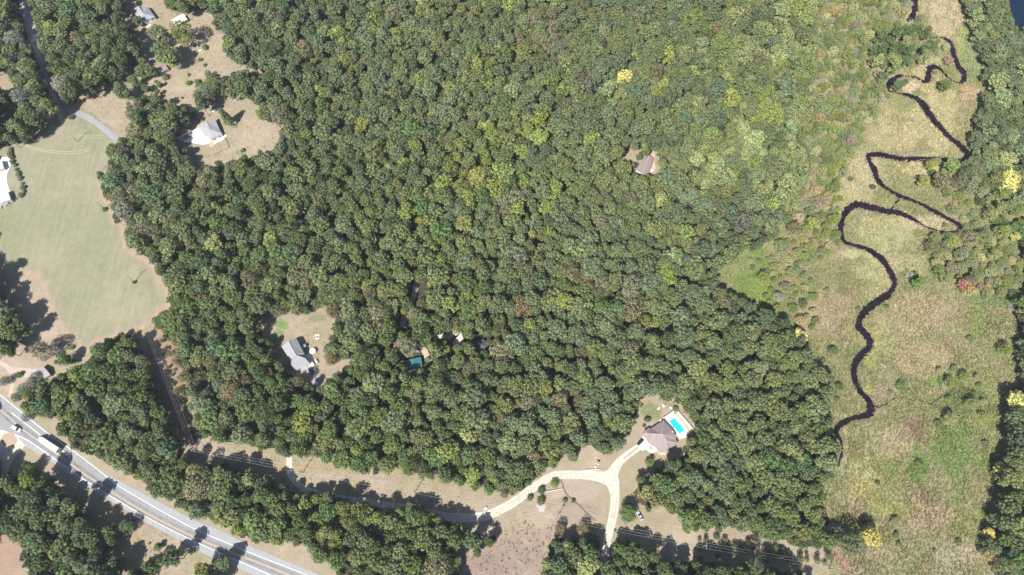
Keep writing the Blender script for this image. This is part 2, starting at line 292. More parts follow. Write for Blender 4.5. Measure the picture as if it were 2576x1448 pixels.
def c_lawn(sx, sy, X, Y):
    c = base((.300, .250, .190), len(sx)); n = vnoise(X, Y, 14, 21)*.6+vnoise(X, Y, 5, 22)*.4
    c = lerp(c, (.27, .235, .155), (n-.5)*3); c = lerp(c, (.345, .285, .22), (.42-n)*3)
    return patches(c, sx, sy, X, Y, [
     (1270,1400,110,60,(.245,.185,.165),.8),(1210,1420,60,40,(.225,.165,.15),.7),(1330,1345,60,25,(.27,.20,.17),.7),(1480,1325,30,10,(.33,.24,.13),.8),
     (1640,1035,28,24,GREEN,.9),(1690,1022,14,10,GREEN,.7),(1440,1290,60,30,(.28,.225,.18),.8),(1470,1235,55,30,(.32,.265,.215),.8),(1500,1265,16,20,(.26,.22,.16),.6),(1425,1262,30,12,(.25,.20,.15),.6),
     (712,820,13,10,(.13,.24,.05),.9),(700,855,18,45,(.16,.20,.09),.8),(800,802,22,9,GREEN,.6),(735,880,12,40,(.2,.2,.11),.5),
     (605,383,11,9,(.15,.21,.09),.8),(330,215,50,10,(.21,.22,.12),.7),(235,250,40,12,(.31,.24,.17),.6),(440,215,60,30,(.34,.28,.21),.6),
     (470,205,8,18,(.2,.26,.1),.6),(540,120,35,40,(.33,.27,.2),.5),(395,165,25,20,(.24,.23,.14),.6),(900,1180,300,12,(.29,.22,.12),.5),
     (430,960,60,170,(.27,.175,.135),.85),(470,1090,30,40,(.28,.18,.14),.7),(340,1290,60,50,(.26,.19,.17),.7),(560,1405,110,30,(.27,.24,.15),.7),
     (20,940,70,50,(.36,.29,.24),.7),(330,1190,140,14,(.33,.28,.2),.5),(30,1400,70,60,(.30,.20,.17),.7)])
MPATCH = [(2210,1200,60,90,(.235,.235,.095),.6),(2480,1000,40,120,(.20,.22,.085),.7),(2160,830,50,40,(.27,.25,.13),.5),(2420,1310,60,60,(.215,.22,.09),.5),(1960,640,70,50,(.22,.23,.10),.7),(2010,740,50,40,(.19,.215,.095),.7),(2120,560-60,40,60,(.28,.27,.13),.6),(2520,600,60,60,(.185,.21,.09),.8),(1905,700,75,70,(.145,.20,.062),.95),(1930,745,45,45,(.165,.225,.058),.9),(1870,660,40,30,(.17,.20,.08),.8),(2395,1125,55,75,(.140,.195,.068),.95),(2310,1178,32,38,(.135,.19,.064),.95),
 (2240,1175,20,30,(.15,.19,.06),.9),(2297,1124,14,12,(.12,.20,.05),1),(2420,1210,30,22,(.17,.20,.08),.8),(2470,1165,20,25,(.17,.215,.08),.8),(2480,1290,22,18,(.14,.20,.06),.9),(2430,1010,60,35,(.13,.17,.07),.8),
 (2455,810,18,60,(.18,.22,.07),.85),(2490,750,65,35,(.14,.19,.08),.8),(2267,970,16,14,(.14,.20,.07),.9),(2380,955,50,20,(.16,.21,.07),.7),(2340,960,14,12,(.16,.24,.05),.9),(2360,1010,40,20,(.15,.18,.07),.6),
 (2310,1060,45,22,(.20,.15,.10),.8),(2290,1085,40,25,(.17,.12,.09),.7),(2340,1290,60,50,(.30,.235,.165),.8),(2330,1250,70,20,(.27,.20,.15),.5),(2250,1280,60,20,(.30,.29,.12),.6),(2400,1380,80,40,(.33,.29,.22),.6),
 (2380,870,30,14,(.20,.14,.10),.6),(2130,745,18,10,(.22,.15,.13),.8),(2010,640,70,35,(.25,.19,.13),.7),(1980,700,40,30,(.24,.20,.12),.6),(2060,780,80,50,(.29,.235,.16),.7),(2190,880,20,60,(.31,.29,.15),.5),
 (2250,60,60,60,(.30,.245,.16),.6),(2380,50,50,60,(.34,.28,.21),.7),(2330,200,40,70,(.34,.29,.19),.7),(2290,215,30,16,(.38,.31,.25),.9),(2440,235,30,20,(.34,.24,.18),.8),(2420,90,25,25,(.22,.24,.11),.8),(2440,135,25,40,(.17,.21,.10),.8),(2460,180,25,20,(.15,.20,.10),.8),
 (2250,330,60,60,(.34,.30,.18),.6),(2350,300,60,80,(.34,.30,.18),.7),(2320,420,80,40,(.36,.33,.19),.6),(2160,450,60,60,(.35,.31,.21),.6),(2240,590,80,60,(.35,.33,.19),.6),(2330,560,90,20,(.38,.33,.25),.7),
 (2200,700,40,60,(.36,.33,.19),.6),(2150,640,60,10,(.38,.37,.21),.6),(2290,660,50,40,(.33,.30,.17),.6),(2500,650,90,70,(.21,.21,.11),.8),(2430,560,50,50,(.22,.21,.12),.7),(2170,1200,50,60,(.34,.31,.16),.6),(2240,1110,60,50,(.34,.29,.20),.6),
 (2300,800,90,60,(.34,.28,.19),.6),(2330,900,70,50,(.33,.27,.17),.6),(2230,850,30,40,(.32,.31,.15),.5),(2185,900,14,30,(.29,.31,.12),.7),(2180,985,14,35,(.29,.31,.12),.7),(2120,1120,14,90,(.35,.31,.21),.6)]
def c_marsh(sx, sy, X, Y):
    c = base((.228, .212, .118), len(sx)); n = vnoise(X, Y, 22, 31)*.5+vnoise(X, Y, 8, 32)*.5; n2 = vnoise(X, Y, 4, 33)*.6+vnoise(X, Y, 12, 34)*.4
    c = lerp(c, (.180, .188, .088), (n-.46)*3.5); c = lerp(c, (.265, .225, .155), (.45-n)*3)
    c = patches(c, sx, sy, X, Y, MPATCH)
    c = c*(1+np.clip((750-sy)/750, 0, 1)*.14)[:, None]  # haze painted into the cover colour: paler towards the far end
    return lerp(c, c*np.array((.80, .84, .76)), (n2-.55)*4)
def c_ground(sx, sy, X, Y): return lerp(base((.075, .06, .045), len(sx)), (.055, .06, .03), (vnoise(X, Y, 12, 40)-.4)*3)

def big_ground():
    xs = list(np.linspace(-3000, -520, 9))+list(np.arange(-500, 501, 10))+list(np.linspace(520, 3000, 9)); ys = list(np.linspace(-2500, -160, 8))+list(np.arange(-150, 551, 10))+list(np.linspace(570, 4000, 9))
    nx = len(xs); v = [(x, y, 0) for y in ys for x in xs]; f = [(j*nx+i, j*nx+i+1, (j+1)*nx+i+1, (j+1)*nx+i) for j in range(len(ys)-1) for i in range(nx-1)]
    o = meshobj('ground', v, f, M['ground']); X = np.array([p[0] for p in v], float); Y = np.array([p[1] for p in v], float)
    c = c_ground(X, Y, X, Y); a = o.data.color_attributes.new('col', 'FLOAT_COLOR', 'POINT'); a.data.foreach_set('color', np.concatenate([c, np.ones((len(c), 1))], 1).ravel())
    o['kind'] = 'structure'
big_ground()
def grow(poly, d):                                                    # let a sheet run a little under the trees' edge
    w = [P(*p[:2]) for p in poly]; n = len(w); A = sum(w[k].x*w[(k+1) % n].y-w[(k+1) % n].x*w[k].y for k in range(n)); s = 1 if A > 0 else -1; out = []
    for k in range(n):
        e1 = (w[k]-w[k-1]); e2 = (w[(k+1) % n]-w[k])
        if e1.length < 1e-6 or e2.length < 1e-6: out.append(poly[k][:2]); continue
        e1.normalize(); e2.normalize(); nn = Vector((e1.y+e2.y, -(e1.x+e2.x), 0))
        nn = nn.normalized() if nn.length > 1e-3 else Vector((0, 0, 0)); q = w[k]+nn*d*s; out.append(Q(q.x, q.y, 0.0))
    return out
sheet('dry_grass_yard', grow(O['corridor'], 2.5), .02, M['lawn'], c_lawn, .8)
sheet('roadside_verge', grow(O['west'], 2.5), .024, M['lawn'], c_lawn, .8)
sheet('north_yard', grow(O['north lawn'], 2), .02, M['lawn'], c_lawn, .8)
sheet('middle_yard', grow(O['middle yard'], 2), .02, M['lawn'], c_lawn, .7)
sheet('house_yard', O['forest house yard'], .02, M['lawn'], c_lawn, .7)
sheet('side_yard', grow(O['west yard'], 2), .02, M['lawn'], c_lawn, .8)
sheet('dirt_clearing', grow(O['west yard gap'], 1), .02, M['lawn'], c_lawn, .8)
sheet('grass_clearing', grow(O['sw clearing'], 2), .02, M['lawn'], c_lawn, .8)
sheet('hayfield', grow(O['field'], 2.0), .035, M['field'], c_field, .8, 3)
sheet('marsh', grow(O['marsh'], 5), .03, M['marsh'], c_marsh, .7)

# ---------------------------------------------------------------- strips: roads, drives, water
def dens(pts, step=1.2):
    w = [(P(p[0], p[1]), p[2] if len(p) > 2 else 1) for p in pts]; out = []
    n = len(w)
    for k in range(n-1):
        p0, p1, p2, p3 = (w[max(0, k-1)][0], w[k][0], w[k+1][0], w[min(n-1, k+2)][0]); m = max(1, int((p2-p1).length/step))
        for s in range(m):
            t = s/m; t2 = t*t; t3 = t2*t
            q = .5*((2*p1)+(-p0+p2)*t+(2*p0-5*p1+4*p2-p3)*t2+(-p0+3*p1-3*p2+p3)*t3)
            out.append((q, w[k][1]*(1-t)+w[k+1][1]*t))
    out.append(w[-1]); return out
def strip(name, pts, z, mat, rag=0.0, units='m', parent=None, seed=0, step=1.2):
    d = dens(pts, step); r = random.Random(seed); v = []; f = []
    for k, (q, wd) in enumerate(d):
        a = d[max(0, k-1)][0]; b = d[min(len(d)-1, k+1)][0]; t = (b-a).normalized(); nn = Vector((-t.y, t.x, 0))
        if units == 'v': wd = wd*mpp(*Q(q.x, q.y, 0.0))
        e1 = wd/2*(1+rag*(r.random()-.5)*2); e2 = wd/2*(1+rag*(r.random()-.5)*2)
        v += [(q.x+nn.x*e1, q.y+nn.y*e1, z), (q.x-nn.x*e2, q.y-nn.y*e2, z)]
    f = [(2*k+1, 2*k+3, 2*k+2, 2*k) for k in range(len(d)-1)]
    o = meshobj(name, v, f, mat, parent); return o
def flat(name, pts, z, mat, thick=0, parent=None):
    w = [P(p[0], p[1], z) for p in pts]
    if thick: return MB().poly([(p.x, p.y) for p in w], z-thick, z).build(name, mat, parent)
    bm = bmesh.new(); vs = [bm.verts.new(p) for p in w]; bm.faces.new(vs); bmesh.ops.triangulate(bm, faces=bm.faces); bmesh.ops.recalc_face_normals(bm, faces=bm.faces)
    for fc in bm.faces:
        if fc.normal.z < 0: fc.normal_flip()
    me = bpy.data.meshes.new(name); bm.to_mesh(me); bm.free(); me.materials.append(mat); o = bpy.data.objects.new(name, me); COL.objects.link(o)
    if parent: o.parent = parent
    return o
def S(o): o['kind'] = 'structure'; return o
YEL = [(-70,978),(0,1031),(65,1087),(150,1147),(212,1193),(275,1234),(350,1281),(425,1321),(500,1357),(575,1387),(644,1414),(729,1448),(830,1490)]
WL = [(75,1111),(112,1137),(150,1164),(212,1207),(275,1247),(350,1291),(425,1331),(500,1367),(575,1401),(644,1431),(700,1456),(800,1500)]
WU = [(-70,940),(0,994),(115,1087),(192,1141),(261,1194),(287,1216),(350,1254),(425,1297),(500,1336),(575,1368),(644,1397),(774,1448),(870,1488)]
OU = [(-70,936),(0,990),(115,1083),(192,1137),(261,1190),(300,1209),(350,1237),(400,1263),(475,1303),(550,1334),(644,1381),(806,1448),(900,1490)]
OL = [(-70,1090),(-20,1085),(18,1085),(57,1120),(112,1149),(180,1199),(220,1227),(255,1247),(325,1289),(375,1319),(450,1359),(525,1399),(644,1450),(760,1500)]
S(flat('highway_shoulder', OU+OL[::-1], .05, M['shoulder']))
S(flat('highway', [(p[0], p[1]-1) for p in WU]+[(p[0], p[1]+1) for p in WL[::-1]]+[(40,1090),(-70,1070)], .058, M['asphalt']))
for nm, L, mt, wd in (('centre_line', YEL, 'yellowline', .32), ('edge_line', WL, 'whiteline', .26), ('edge_line', WU, 'whiteline', .26)):
    S(strip(nm, [p+(wd,) for p in L], .066, M[mt], step=3))
S(strip('lane_line', [(29,1039,.3),(92,1087,.3),(101,1095,.3)], .066, M['whiteline'], step=3)); S(strip('lane_line', [(155,1133,.3),(170,1146,.3)], .066, M['whiteline'], step=3))
S(strip('edge_line', [(6,1088,.3),(28,1092,.3),(48,1098,.3),(75,1111,.3)], .066, M['whiteline'], step=1))
S(flat('gravel_turnaround', [(-60,1082),(8,1082),(40,1095),(62,1120),(55,1132),(38,1148),(28,1166),(20,1190),(8,1200),(0,1182),(8,1165),(-2,1150),(-60,1140)], .062, M['gravel']))
_il = [(23+20*math.cos(t)*1.02, 1107+18*math.sin(t)) for t in np.linspace(0, 2*math.pi, 25)[:-1]]
S(flat('grass_island', _il, .075, simple('dry turf', (.35, .27, .20), .95, 0, .1, .6)))
S(strip('side_road', [(40,-60,7),(58,0,7),(74,60,7),(86,98,7),(100,130,6.5),(118,180,6.5),(135,225,6),(150,258,6)], .045, M['oldroad'], .04))
S(strip('side_road_junction', [(70,112,7),(84,104,7),(102,93,6)], .05, M['oldroad'], .04))
S(strip('paved_lane', [(140,250,4.2),(160,272,4.2),(185,281,4),(210,291,4),(240,308,3.8),(265,328,3.8),(295,352,3.8)], .05, M['oldroad'], .03))
S(strip('gravel_drive', [(919,1262,3.2),(966,1270,3.2),(1014,1276,3.2),(1060,1286,3.4),(1106,1297,3.8),(1156,1303,4.2),(1194,1302,4.2),(1231,1295,4.4),(1288,1267,4.4),(1338,1230,4.2),(1383,1201,4.0),(1413,1195,4.2),(1463,1195,4.4),(1505,1199,5.5),(1530,1205,7)], .05, M['gravel'], .05))
S(strip('gravel_lane', [(1612,1120,3.5),(1600,1130,3.5),(1576,1147,3.6),(1556,1166,4.2),(1542,1190,5.5),(1543,1215,6),(1547,1250,4.6),(1544,1287,4.4),(1536,1325,4),(1528,1357,4),(1523,1387,3.6),(1518,1412,3.6),(1510,1450,3.6),(1500,1520,3.6)], .054, M['gravel'], .04))
S(flat('gravel_fork', [(1490,1190),(1515,1189),(1535,1180),(1560,1165),(1551,1195),(1553,1250),(1537,1250),(1530,1228),(1518,1213),(1490,1206)], .058, M['gravel']))
S(strip('gravel_track', [(728,1146,3),(728,1185,3.2),(739,1207,3.2),(757,1225,3.2),(784,1238,3.2),(830,1250,3),(919,1262,3)], .046, M['gravel'], .05))
S(strip('dirt_track', [(1048,700,3),(1044,730,3.2),(1036,760,2.5),(1018,800,4),(1014,825,3)], .045, M['gravel'], .2))
S(strip('woodland_track', tile(1,2,[(1660,465,2.2),(1800,480,2.2),(1930,490,3.5),(1990,492,9),(2025,520,8),(1990,570,2)]), .045, M['gravel'], .2))
S(strip('woodland_drive', tile(1,2,[(1665,575,3.2),(1690,630,3.4),(1720,690,3.4),(1765,735,2.4)]), .045, M['dirt'], .1))
S(strip('red_dirt_track', tile(3,3,[(670,1200,5),(720,1260,6),(790,1330,6),(820,1448,5),(825,1560,5)]), .045, M['reddirt'], .12))
S(strip('farm_track', [(-40,905,2),(0,913,2),(25,930,2.5),(33,950,2),(30,975,2),(25,1000,2)], .045, simple('worn track', (.42,.35,.28), .95, 0, .12, 1), .15))
S(strip('worn_path', [(25,930,3),(60,938,5),(95,938,4)], .047, simple('bare earth', (.40,.33,.29), .95, 0, .12, 1), .2))
# the stream, its upper reaches, the cut-off link and the thin side creeks
R0 = [(1470,-240,70),(1470,0,76),(1475,80,70),(1465,150,66),(1400,220,30)]
R2 = [(1560,380,10),(1660,385,16),(1760,387,34),(1830,430,50),(1850,500,52),(1880,600,62),(1920,680,66),(1970,740,66),(1968,800,58),(1930,840,34),(1880,826,18),(1820,790,22),(1750,720,38),(1680,672,55),(1622,700,66),(1612,770,66),(1590,828,46),(1540,810,30),(1470,778,34),(1400,772,20),(1320,765,40),(1250,810,58),(1210,860,58),(1215,912,22),(1260,928,12),(1320,945,22),(1420,965,50),(1500,1000,68),(1570,1070,78),(1630,1160,76),(1700,1250,68),(1780,1340,60),(1860,1410,60)]
R3 = [(1900,-10,64),(1960,50,72),(2005,95,66),(1965,150,34),(1900,165,30),(1780,168,52),(1700,150,50),(1600,150,46),(1480,150,52),(1350,155,60),(1200,125,66),(1080,105,62),(1004,122,60),(1026,190,48),(1068,265,72),(1088,340,62),(1140,410,50),(1220,470,42),(1310,520,52),(1420,560,46),(1540,610,48),(1660,670,52),(1780,740,48),(1880,790,50),(1928,832,46),(1895,880,30),(1760,888,26),(1660,862,26),(1570,830,24),(1500,782,40),(1420,740,56),(1330,700,62),(1200,680,72),(1080,650,74),(950,620,82),(880,612,76),(800,668,70),(750,740,66),(730,830,58),(735,920,50),(775,990,44),(870,1020,38),(980,1052,50),(1070,1100,62),(1140,1155,74),(1190,1225,62),(1232,1300,62),(1270,1380,62),(1262,1440,48)]
R4 = [(1230,40,50),(1180,90,78),(1080,150,72),(980,230,82),(918,320,62),(918,400,80),(980,460,72),(1024,540,72),(1010,605,62),(930,680,72),(870,780,80),(858,860,62),(880,950,62),(920,1030,62),(990,1110,62),(1032,1190,80),(1010,1270,80),(900,1300,62),(780,1335,62),(700,1400,66),(690,1470,50),(735,1550,30),(738,1670,28),(715,1760,24),(690,1800,14)]
riv = tile(3,0,R2)+tile(3,1,R3)+tile(3,2,R4); V4 = lambda L: [(p[0], p[1], p[2]/3.9954) for p in L]
S(strip('stream_bank', [(p[0], p[1], p[2]*1.22+1.2) for p in V4(riv)], .052, simple('wet reedy mud', (.12, .105, .065), .95, 0, .3, 1.2), .5, 'v', None, 13, .7))
S(strip('stream', [(p[0], p[1], p[2]*.97) for p in V4(riv)], .06, M['water'], .32, 'v', None, 3, .8)); S(strip('upper_stream', V4(tile(3,0,R0)), .06, M['water'], .3, 'v', None, 4, 1))
S(strip('stream_link', V4(tile(3,1,[(1320,520,20),(1305,560,26),(1275,610,20),(1245,655,24),(1220,690,20)])), .064, M['water'], .3, 'v', None, 5, .8))
S(strip('side_creek', V4(tile(3,2,[(1050,1185,30),(1120,1190,24),(1200,1160,12),(1300,1100,8),(1450,1130,8),(1640,1165,8),(1760,1220,9),(1890,1280,12),(1960,1260,12),(2060,1225,9)])), .064, M['water'], .4, 'v', None, 6, .8))
S(strip('creek_branch', V4(tile(3,2,[(1640,1165,7),(1700,1120,12),(1750,1085,12)])), .066, M['water'], .4, 'v', None, 7, .8))
S(strip('shaded_creek', V4(tile(3,3,[(530,700,40),(545,780,70),(575,870,80),(610,930,40)])), .06, M['water'], .2, 'v', None, 8, .8))
S(flat('pond', [(2542,-60),(2541,0),(2538,30),(2548,60),(2562,74),(2590,66),(2660,-60)], .05, M['pond']))

# ---------------------------------------------------------------- trees
def leaf_mesh(name, lobes, per, size, seed, core=.62, blobs=None):
    """crown: leaf clumps gathered into rounded boughs round an inner mass, with gaps between the boughs"""
    r = np.random.RandomState(seed); C_ = []; N_ = []; L_ = []
    for (c, rad, lv) in lobes:
        c = np.array(c); d = r.normal(size=(per, 3)); d /= np.linalg.norm(d, axis=1)[:, None]
        d[:, 2] = np.where(d[:, 2] < -.35, -d[:, 2], d[:, 2])
        p = c+d*rad*(.78+.34*r.rand(per))[:, None]*np.array([1, 1, .85]); C_.append(p); N_.append(d); L_.append(np.clip(lv+r.normal(0, .16, per), 0, 1))
    C_ = np.concatenate(C_); N_ = np.concatenate(N_); L_ = np.concatenate(L_); n = len(C_)
    nn = N_+r.normal(0, .45, (n, 3)); nn /= np.linalg.norm(nn, axis=1)[:, None]
    u = np.cross(nn, r.normal(size=(n, 3))); u /= np.linalg.norm(u, axis=1)[:, None]; v = np.cross(nn, u)
    s = (size*(.6+.7*r.rand(n)))[:, None]; s2 = s*(.7+.4*r.rand(n))[:, None]
    q = np.stack([C_-u*s-v*s2*.6, C_+u*s*.2-v*s2, C_+u*s+v*s2*.5, C_-u*s*.3+v*s2], 1).reshape(-1, 3)
    cn = N_*.74+nn*.26; cn /= np.linalg.norm(cn, axis=1)[:, None]
    # inner masses, one under each main bough
    bm = bmesh.new(); bmesh.ops.create_icosphere(bm, subdivisions=1 if blobs else 2, radius=1)
    iv0 = np.array([[k for k in vv.co] for vv in bm.verts]); if0 = [[vv.index for vv in fc.verts] for fc in bm.faces]; bm.free()
    lc = np.array([l[0] for l in lobes]); B = [(np.array(c), np.array([q, q, q*.9])*.66) for c, q in blobs] if blobs else [(lc.mean(0), (lc.max(0)-lc.min(0))/2*core+.25)]
    ivs = []; ifc = []; nrm = []
    for ctr, ext in B:
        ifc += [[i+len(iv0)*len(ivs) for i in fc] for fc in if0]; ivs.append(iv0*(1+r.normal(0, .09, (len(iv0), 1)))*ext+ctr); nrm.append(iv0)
    iv = np.concatenate(ivs); ivn = np.concatenate(nrm)
    verts = np.concatenate([q, iv]); faces = [(4*k, 4*k+1, 4*k+2, 4*k+3) for k in range(n)]+[tuple(i+4*n for i in fc) for fc in ifc]
    me = bpy.data.meshes.new(name); me.from_pydata(verts.tolist(), [], faces); me.update()
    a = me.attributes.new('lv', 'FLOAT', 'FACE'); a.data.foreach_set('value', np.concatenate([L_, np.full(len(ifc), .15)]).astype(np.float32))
    me.polygons.foreach_set('use_smooth', [True]*len(me.polygons))
    me.normals_split_custom_set_from_vertices(np.concatenate([np.repeat(cn, 4, 0), ivn]).tolist())
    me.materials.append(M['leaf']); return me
def crown_lobes(R, zb, zt, n, lr, seed, shape='dome'):
    r = random.Random(seed); out = []; H = zt-zb; off = (r.uniform(-.12, .12)*R, r.uniform(-.12, .12)*R)
    asp = r.uniform(.86, 1.14); sub = [(r.uniform(0, 6.283), r.uniform(.35, .7)*R, r.uniform(.35, .55)*R, r.uniform(.55, 1)) for _ in range(r.randint(4, 6))]
    k = 0
    while len(out) < n and k < n*30:
        k += 1; a = r.uniform(0, 6.283); h = r.random()**.75
        if shape == 'dome': prof = math.sqrt(max(0, 1-abs((h-.32)/.70)**2.3))
        elif shape == 'cone': prof = (1-h)**.8*.95+.05
        else: prof = math.sqrt(max(0, 1-abs((h-.5)/.53)**2))
        rr = R*prof*(1-.25*r.random()**2); bumpy = 1
        for (sa, sr, sz, sh) in sub:
            bumpy += .16*math.cos((a-sa)*1.0)*(1 if h < sh else -.6)*.5
        x = rr*math.cos(a)*asp*bumpy+off[0]*h; y = rr*math.sin(a)/asp*bumpy+off[1]*h; z = zb+H*h*(1+r.uniform(-.07, .07))
        if any((x-o[0][0])**2+(y-o[0][1])**2+(z-o[0][2])**2 < (lr*.85)**2 for o in out): continue
        out.append(((x, y, z), lr*r.uniform(.75, 1.3), min(1, max(0, r.gauss(.5, .12)))))
    return out
def boughs(R, zb, zt, seed, lr=.85, maxn=100):
    """a broad crown made of several unequal domes, each knobbly with leaf clumps"""
    r = random.Random(seed); n = r.randint(5, 8); B = [((r.uniform(-.15, .15)*R, r.uniform(-.15, .15)*R, zt-R*.62), R*r.uniform(.50, .62))]; a0 = r.uniform(0, 6.28); el = r.uniform(.76, 1.28)
    for k in range(n):
        a = a0+6.283*k/n+r.uniform(-.35, .35); q = R*r.uniform(.30, .50); q *= r.uniform(.8, 1.1); d = (R-q)*r.uniform(.80, 1.18)
        B.append(((math.cos(a)*d*el, math.sin(a)*d/el, zb+q+(zt-zb)*r.uniform(.02, .66)), q))
    for k in range(4):
        a = r.uniform(0, 6.28); q = R*r.uniform(.3, .4); B.append(((math.cos(a)*R*.4, math.sin(a)*R*.4, zb+q*.8+r.uniform(0, 1.5)), q))
    L = []
    for (c, q) in B:
        m = int(9*(q/lr)**2); got = 0
        for t in range(m*6):
            if got >= m: break
            z = r.uniform(-.35, 1); aa = r.uniform(0, 6.283); h = math.sqrt(1-z*z); p = (c[0]+q*h*math.cos(aa), c[1]+q*h*math.sin(aa), c[2]+q*z*.92)
            if any((p[0]-b[0][0])**2+(p[1]-b[0][1])**2+(p[2]-b[0][2])**2 < (b[1]*.86)**2 for b in B if b[0] != c): continue
            if any((p[0]-o[0][0])**2+(p[1]-o[0][1])**2+(p[2]-o[0][2])**2 < (lr*1.30)**2 for o in L): continue
            L.append((p, lr*r.uniform(.75, 1.2), min(1, max(0, r.gauss(.5, .16))))); got += 1
    return L, B
CROWN = []
for s in range(12):                                                   # broad-leaved crowns, 4.6 m radius, 13 m tall
    R = 4.6; rr_ = random.Random(100+s)
    Lb, Bb = boughs(R-.5, 5.6+rr_.uniform(-1, 1), 16.6+rr_.uniform(-1, 1), 200+s, .86+.05*(s % 4))
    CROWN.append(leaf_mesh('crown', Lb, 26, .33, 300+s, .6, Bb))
FINE = []
for s in range(4):                                                    # looser, finer crowns (willow, thin autumn trees)
    FINE.append(leaf_mesh('crown', crown_lobes(3.7, 4.2, 15.2, 74, 1.15, 420+s, 'egg'), 26, .24, 440+s, .38))
CONE = [leaf_mesh('crown', crown_lobes(2.7, 1.2, 11.6, 60, .85, 520+s, 'cone'), 28, .26, 540+s, .5) for s in range(2)]
BUSH = [leaf_mesh('foliage', crown_lobes(1.5, .45, 2.1, 22, .62, 620+s, 'dome'), 34, .2, 640+s, .7) for s in range(4)]
def trunk_mesh(h, r0, seed, spread=2.0):
    r = random.Random(seed); mb = MB(); p = Vector((0, 0, -.1)); pts = [(p, r0)]
    for k in range(4):
        p = p+Vector((r.uniform(-.25, .25), r.uniform(-.25, .25), h/4)); pts.append((p, r0*(1-.17*(k+1))))
    for (a, ra), (b, rb) in zip(pts, pts[1:]): mb.tube(a, b, ra, rb, 7, False)
    for k in range(6):
        a, ra = pts[2+k % 3]; t = k*1.05+r.random(); b = a+Vector((math.cos(t)*spread, math.sin(t)*spread, spread*r.uniform(.7, 1.2))); mb.tube(a, b, ra*.5, ra*.18, 5, False)
        c = b+Vector((math.cos(t+.5)*spread*.5, math.sin(t+.5)*spread*.5, spread*.5)); mb.tube(b, c, ra*.18, ra*.06, 4, False)
    me = bpy.data.meshes.new('trunk'); me.from_pydata([tuple(v) for v in mb.v], [], mb.f); me.update(); me.materials.append(M['bark']); return me
TRUNK = [trunk_mesh(11, .28, 700+k) for k in range(3)]; STEM = trunk_mesh(1.0, .07, 720, .5)
def dead_mesh(seed, h=9, r0=.28, n=5, lean=.15, fan=1.0, fine=2):
    r = random.Random(seed); mb = MB()
    def br(a, d, L, rad, lv):
        b = a+d*L*.5+Vector((r.uniform(-.05, .05)*L, r.uniform(-.05, .05)*L, 0)); c = b+(d+Vector((r.uniform(-.2, .2), r.uniform(-.2, .2), .08))).normalized()*L*.5
        mb.tube(a, b, rad, rad*.8, 5, False); mb.tube(b, c, rad*.8, rad*.5, 5, False)
        if lv <= 0: return
        for k in range(n if lv == fine else 4):
            t = r.uniform(.35, 1); q = a.lerp(c, t); ax = Vector((r.uniform(-1, 1), r.uniform(-1, 1), r.uniform(-.2, .6))).normalized()
            br(q, (d*.8+ax*fan).normalized(), L*r.uniform(.4, .62), rad*.42, lv-1)
    br(Vector((0, 0, -.2)), Vector((lean, lean*.5, 1)).normalized(), h*.62, r0, fine)
    me = bpy.data.meshes.new('branches'); me.from_pydata([tuple(v) for v in mb.v], [], mb.f); me.update(); me.materials.append(M['deadwood']); return me
DEAD = [dead_mesh(800+k, 8.5, .22, 7, .1, 1.0, 3) for k in range(3)]; TWIG = [dead_mesh(820+k, 6.5, .09, 11, .05, 1.25, 3) for k in range(2)]

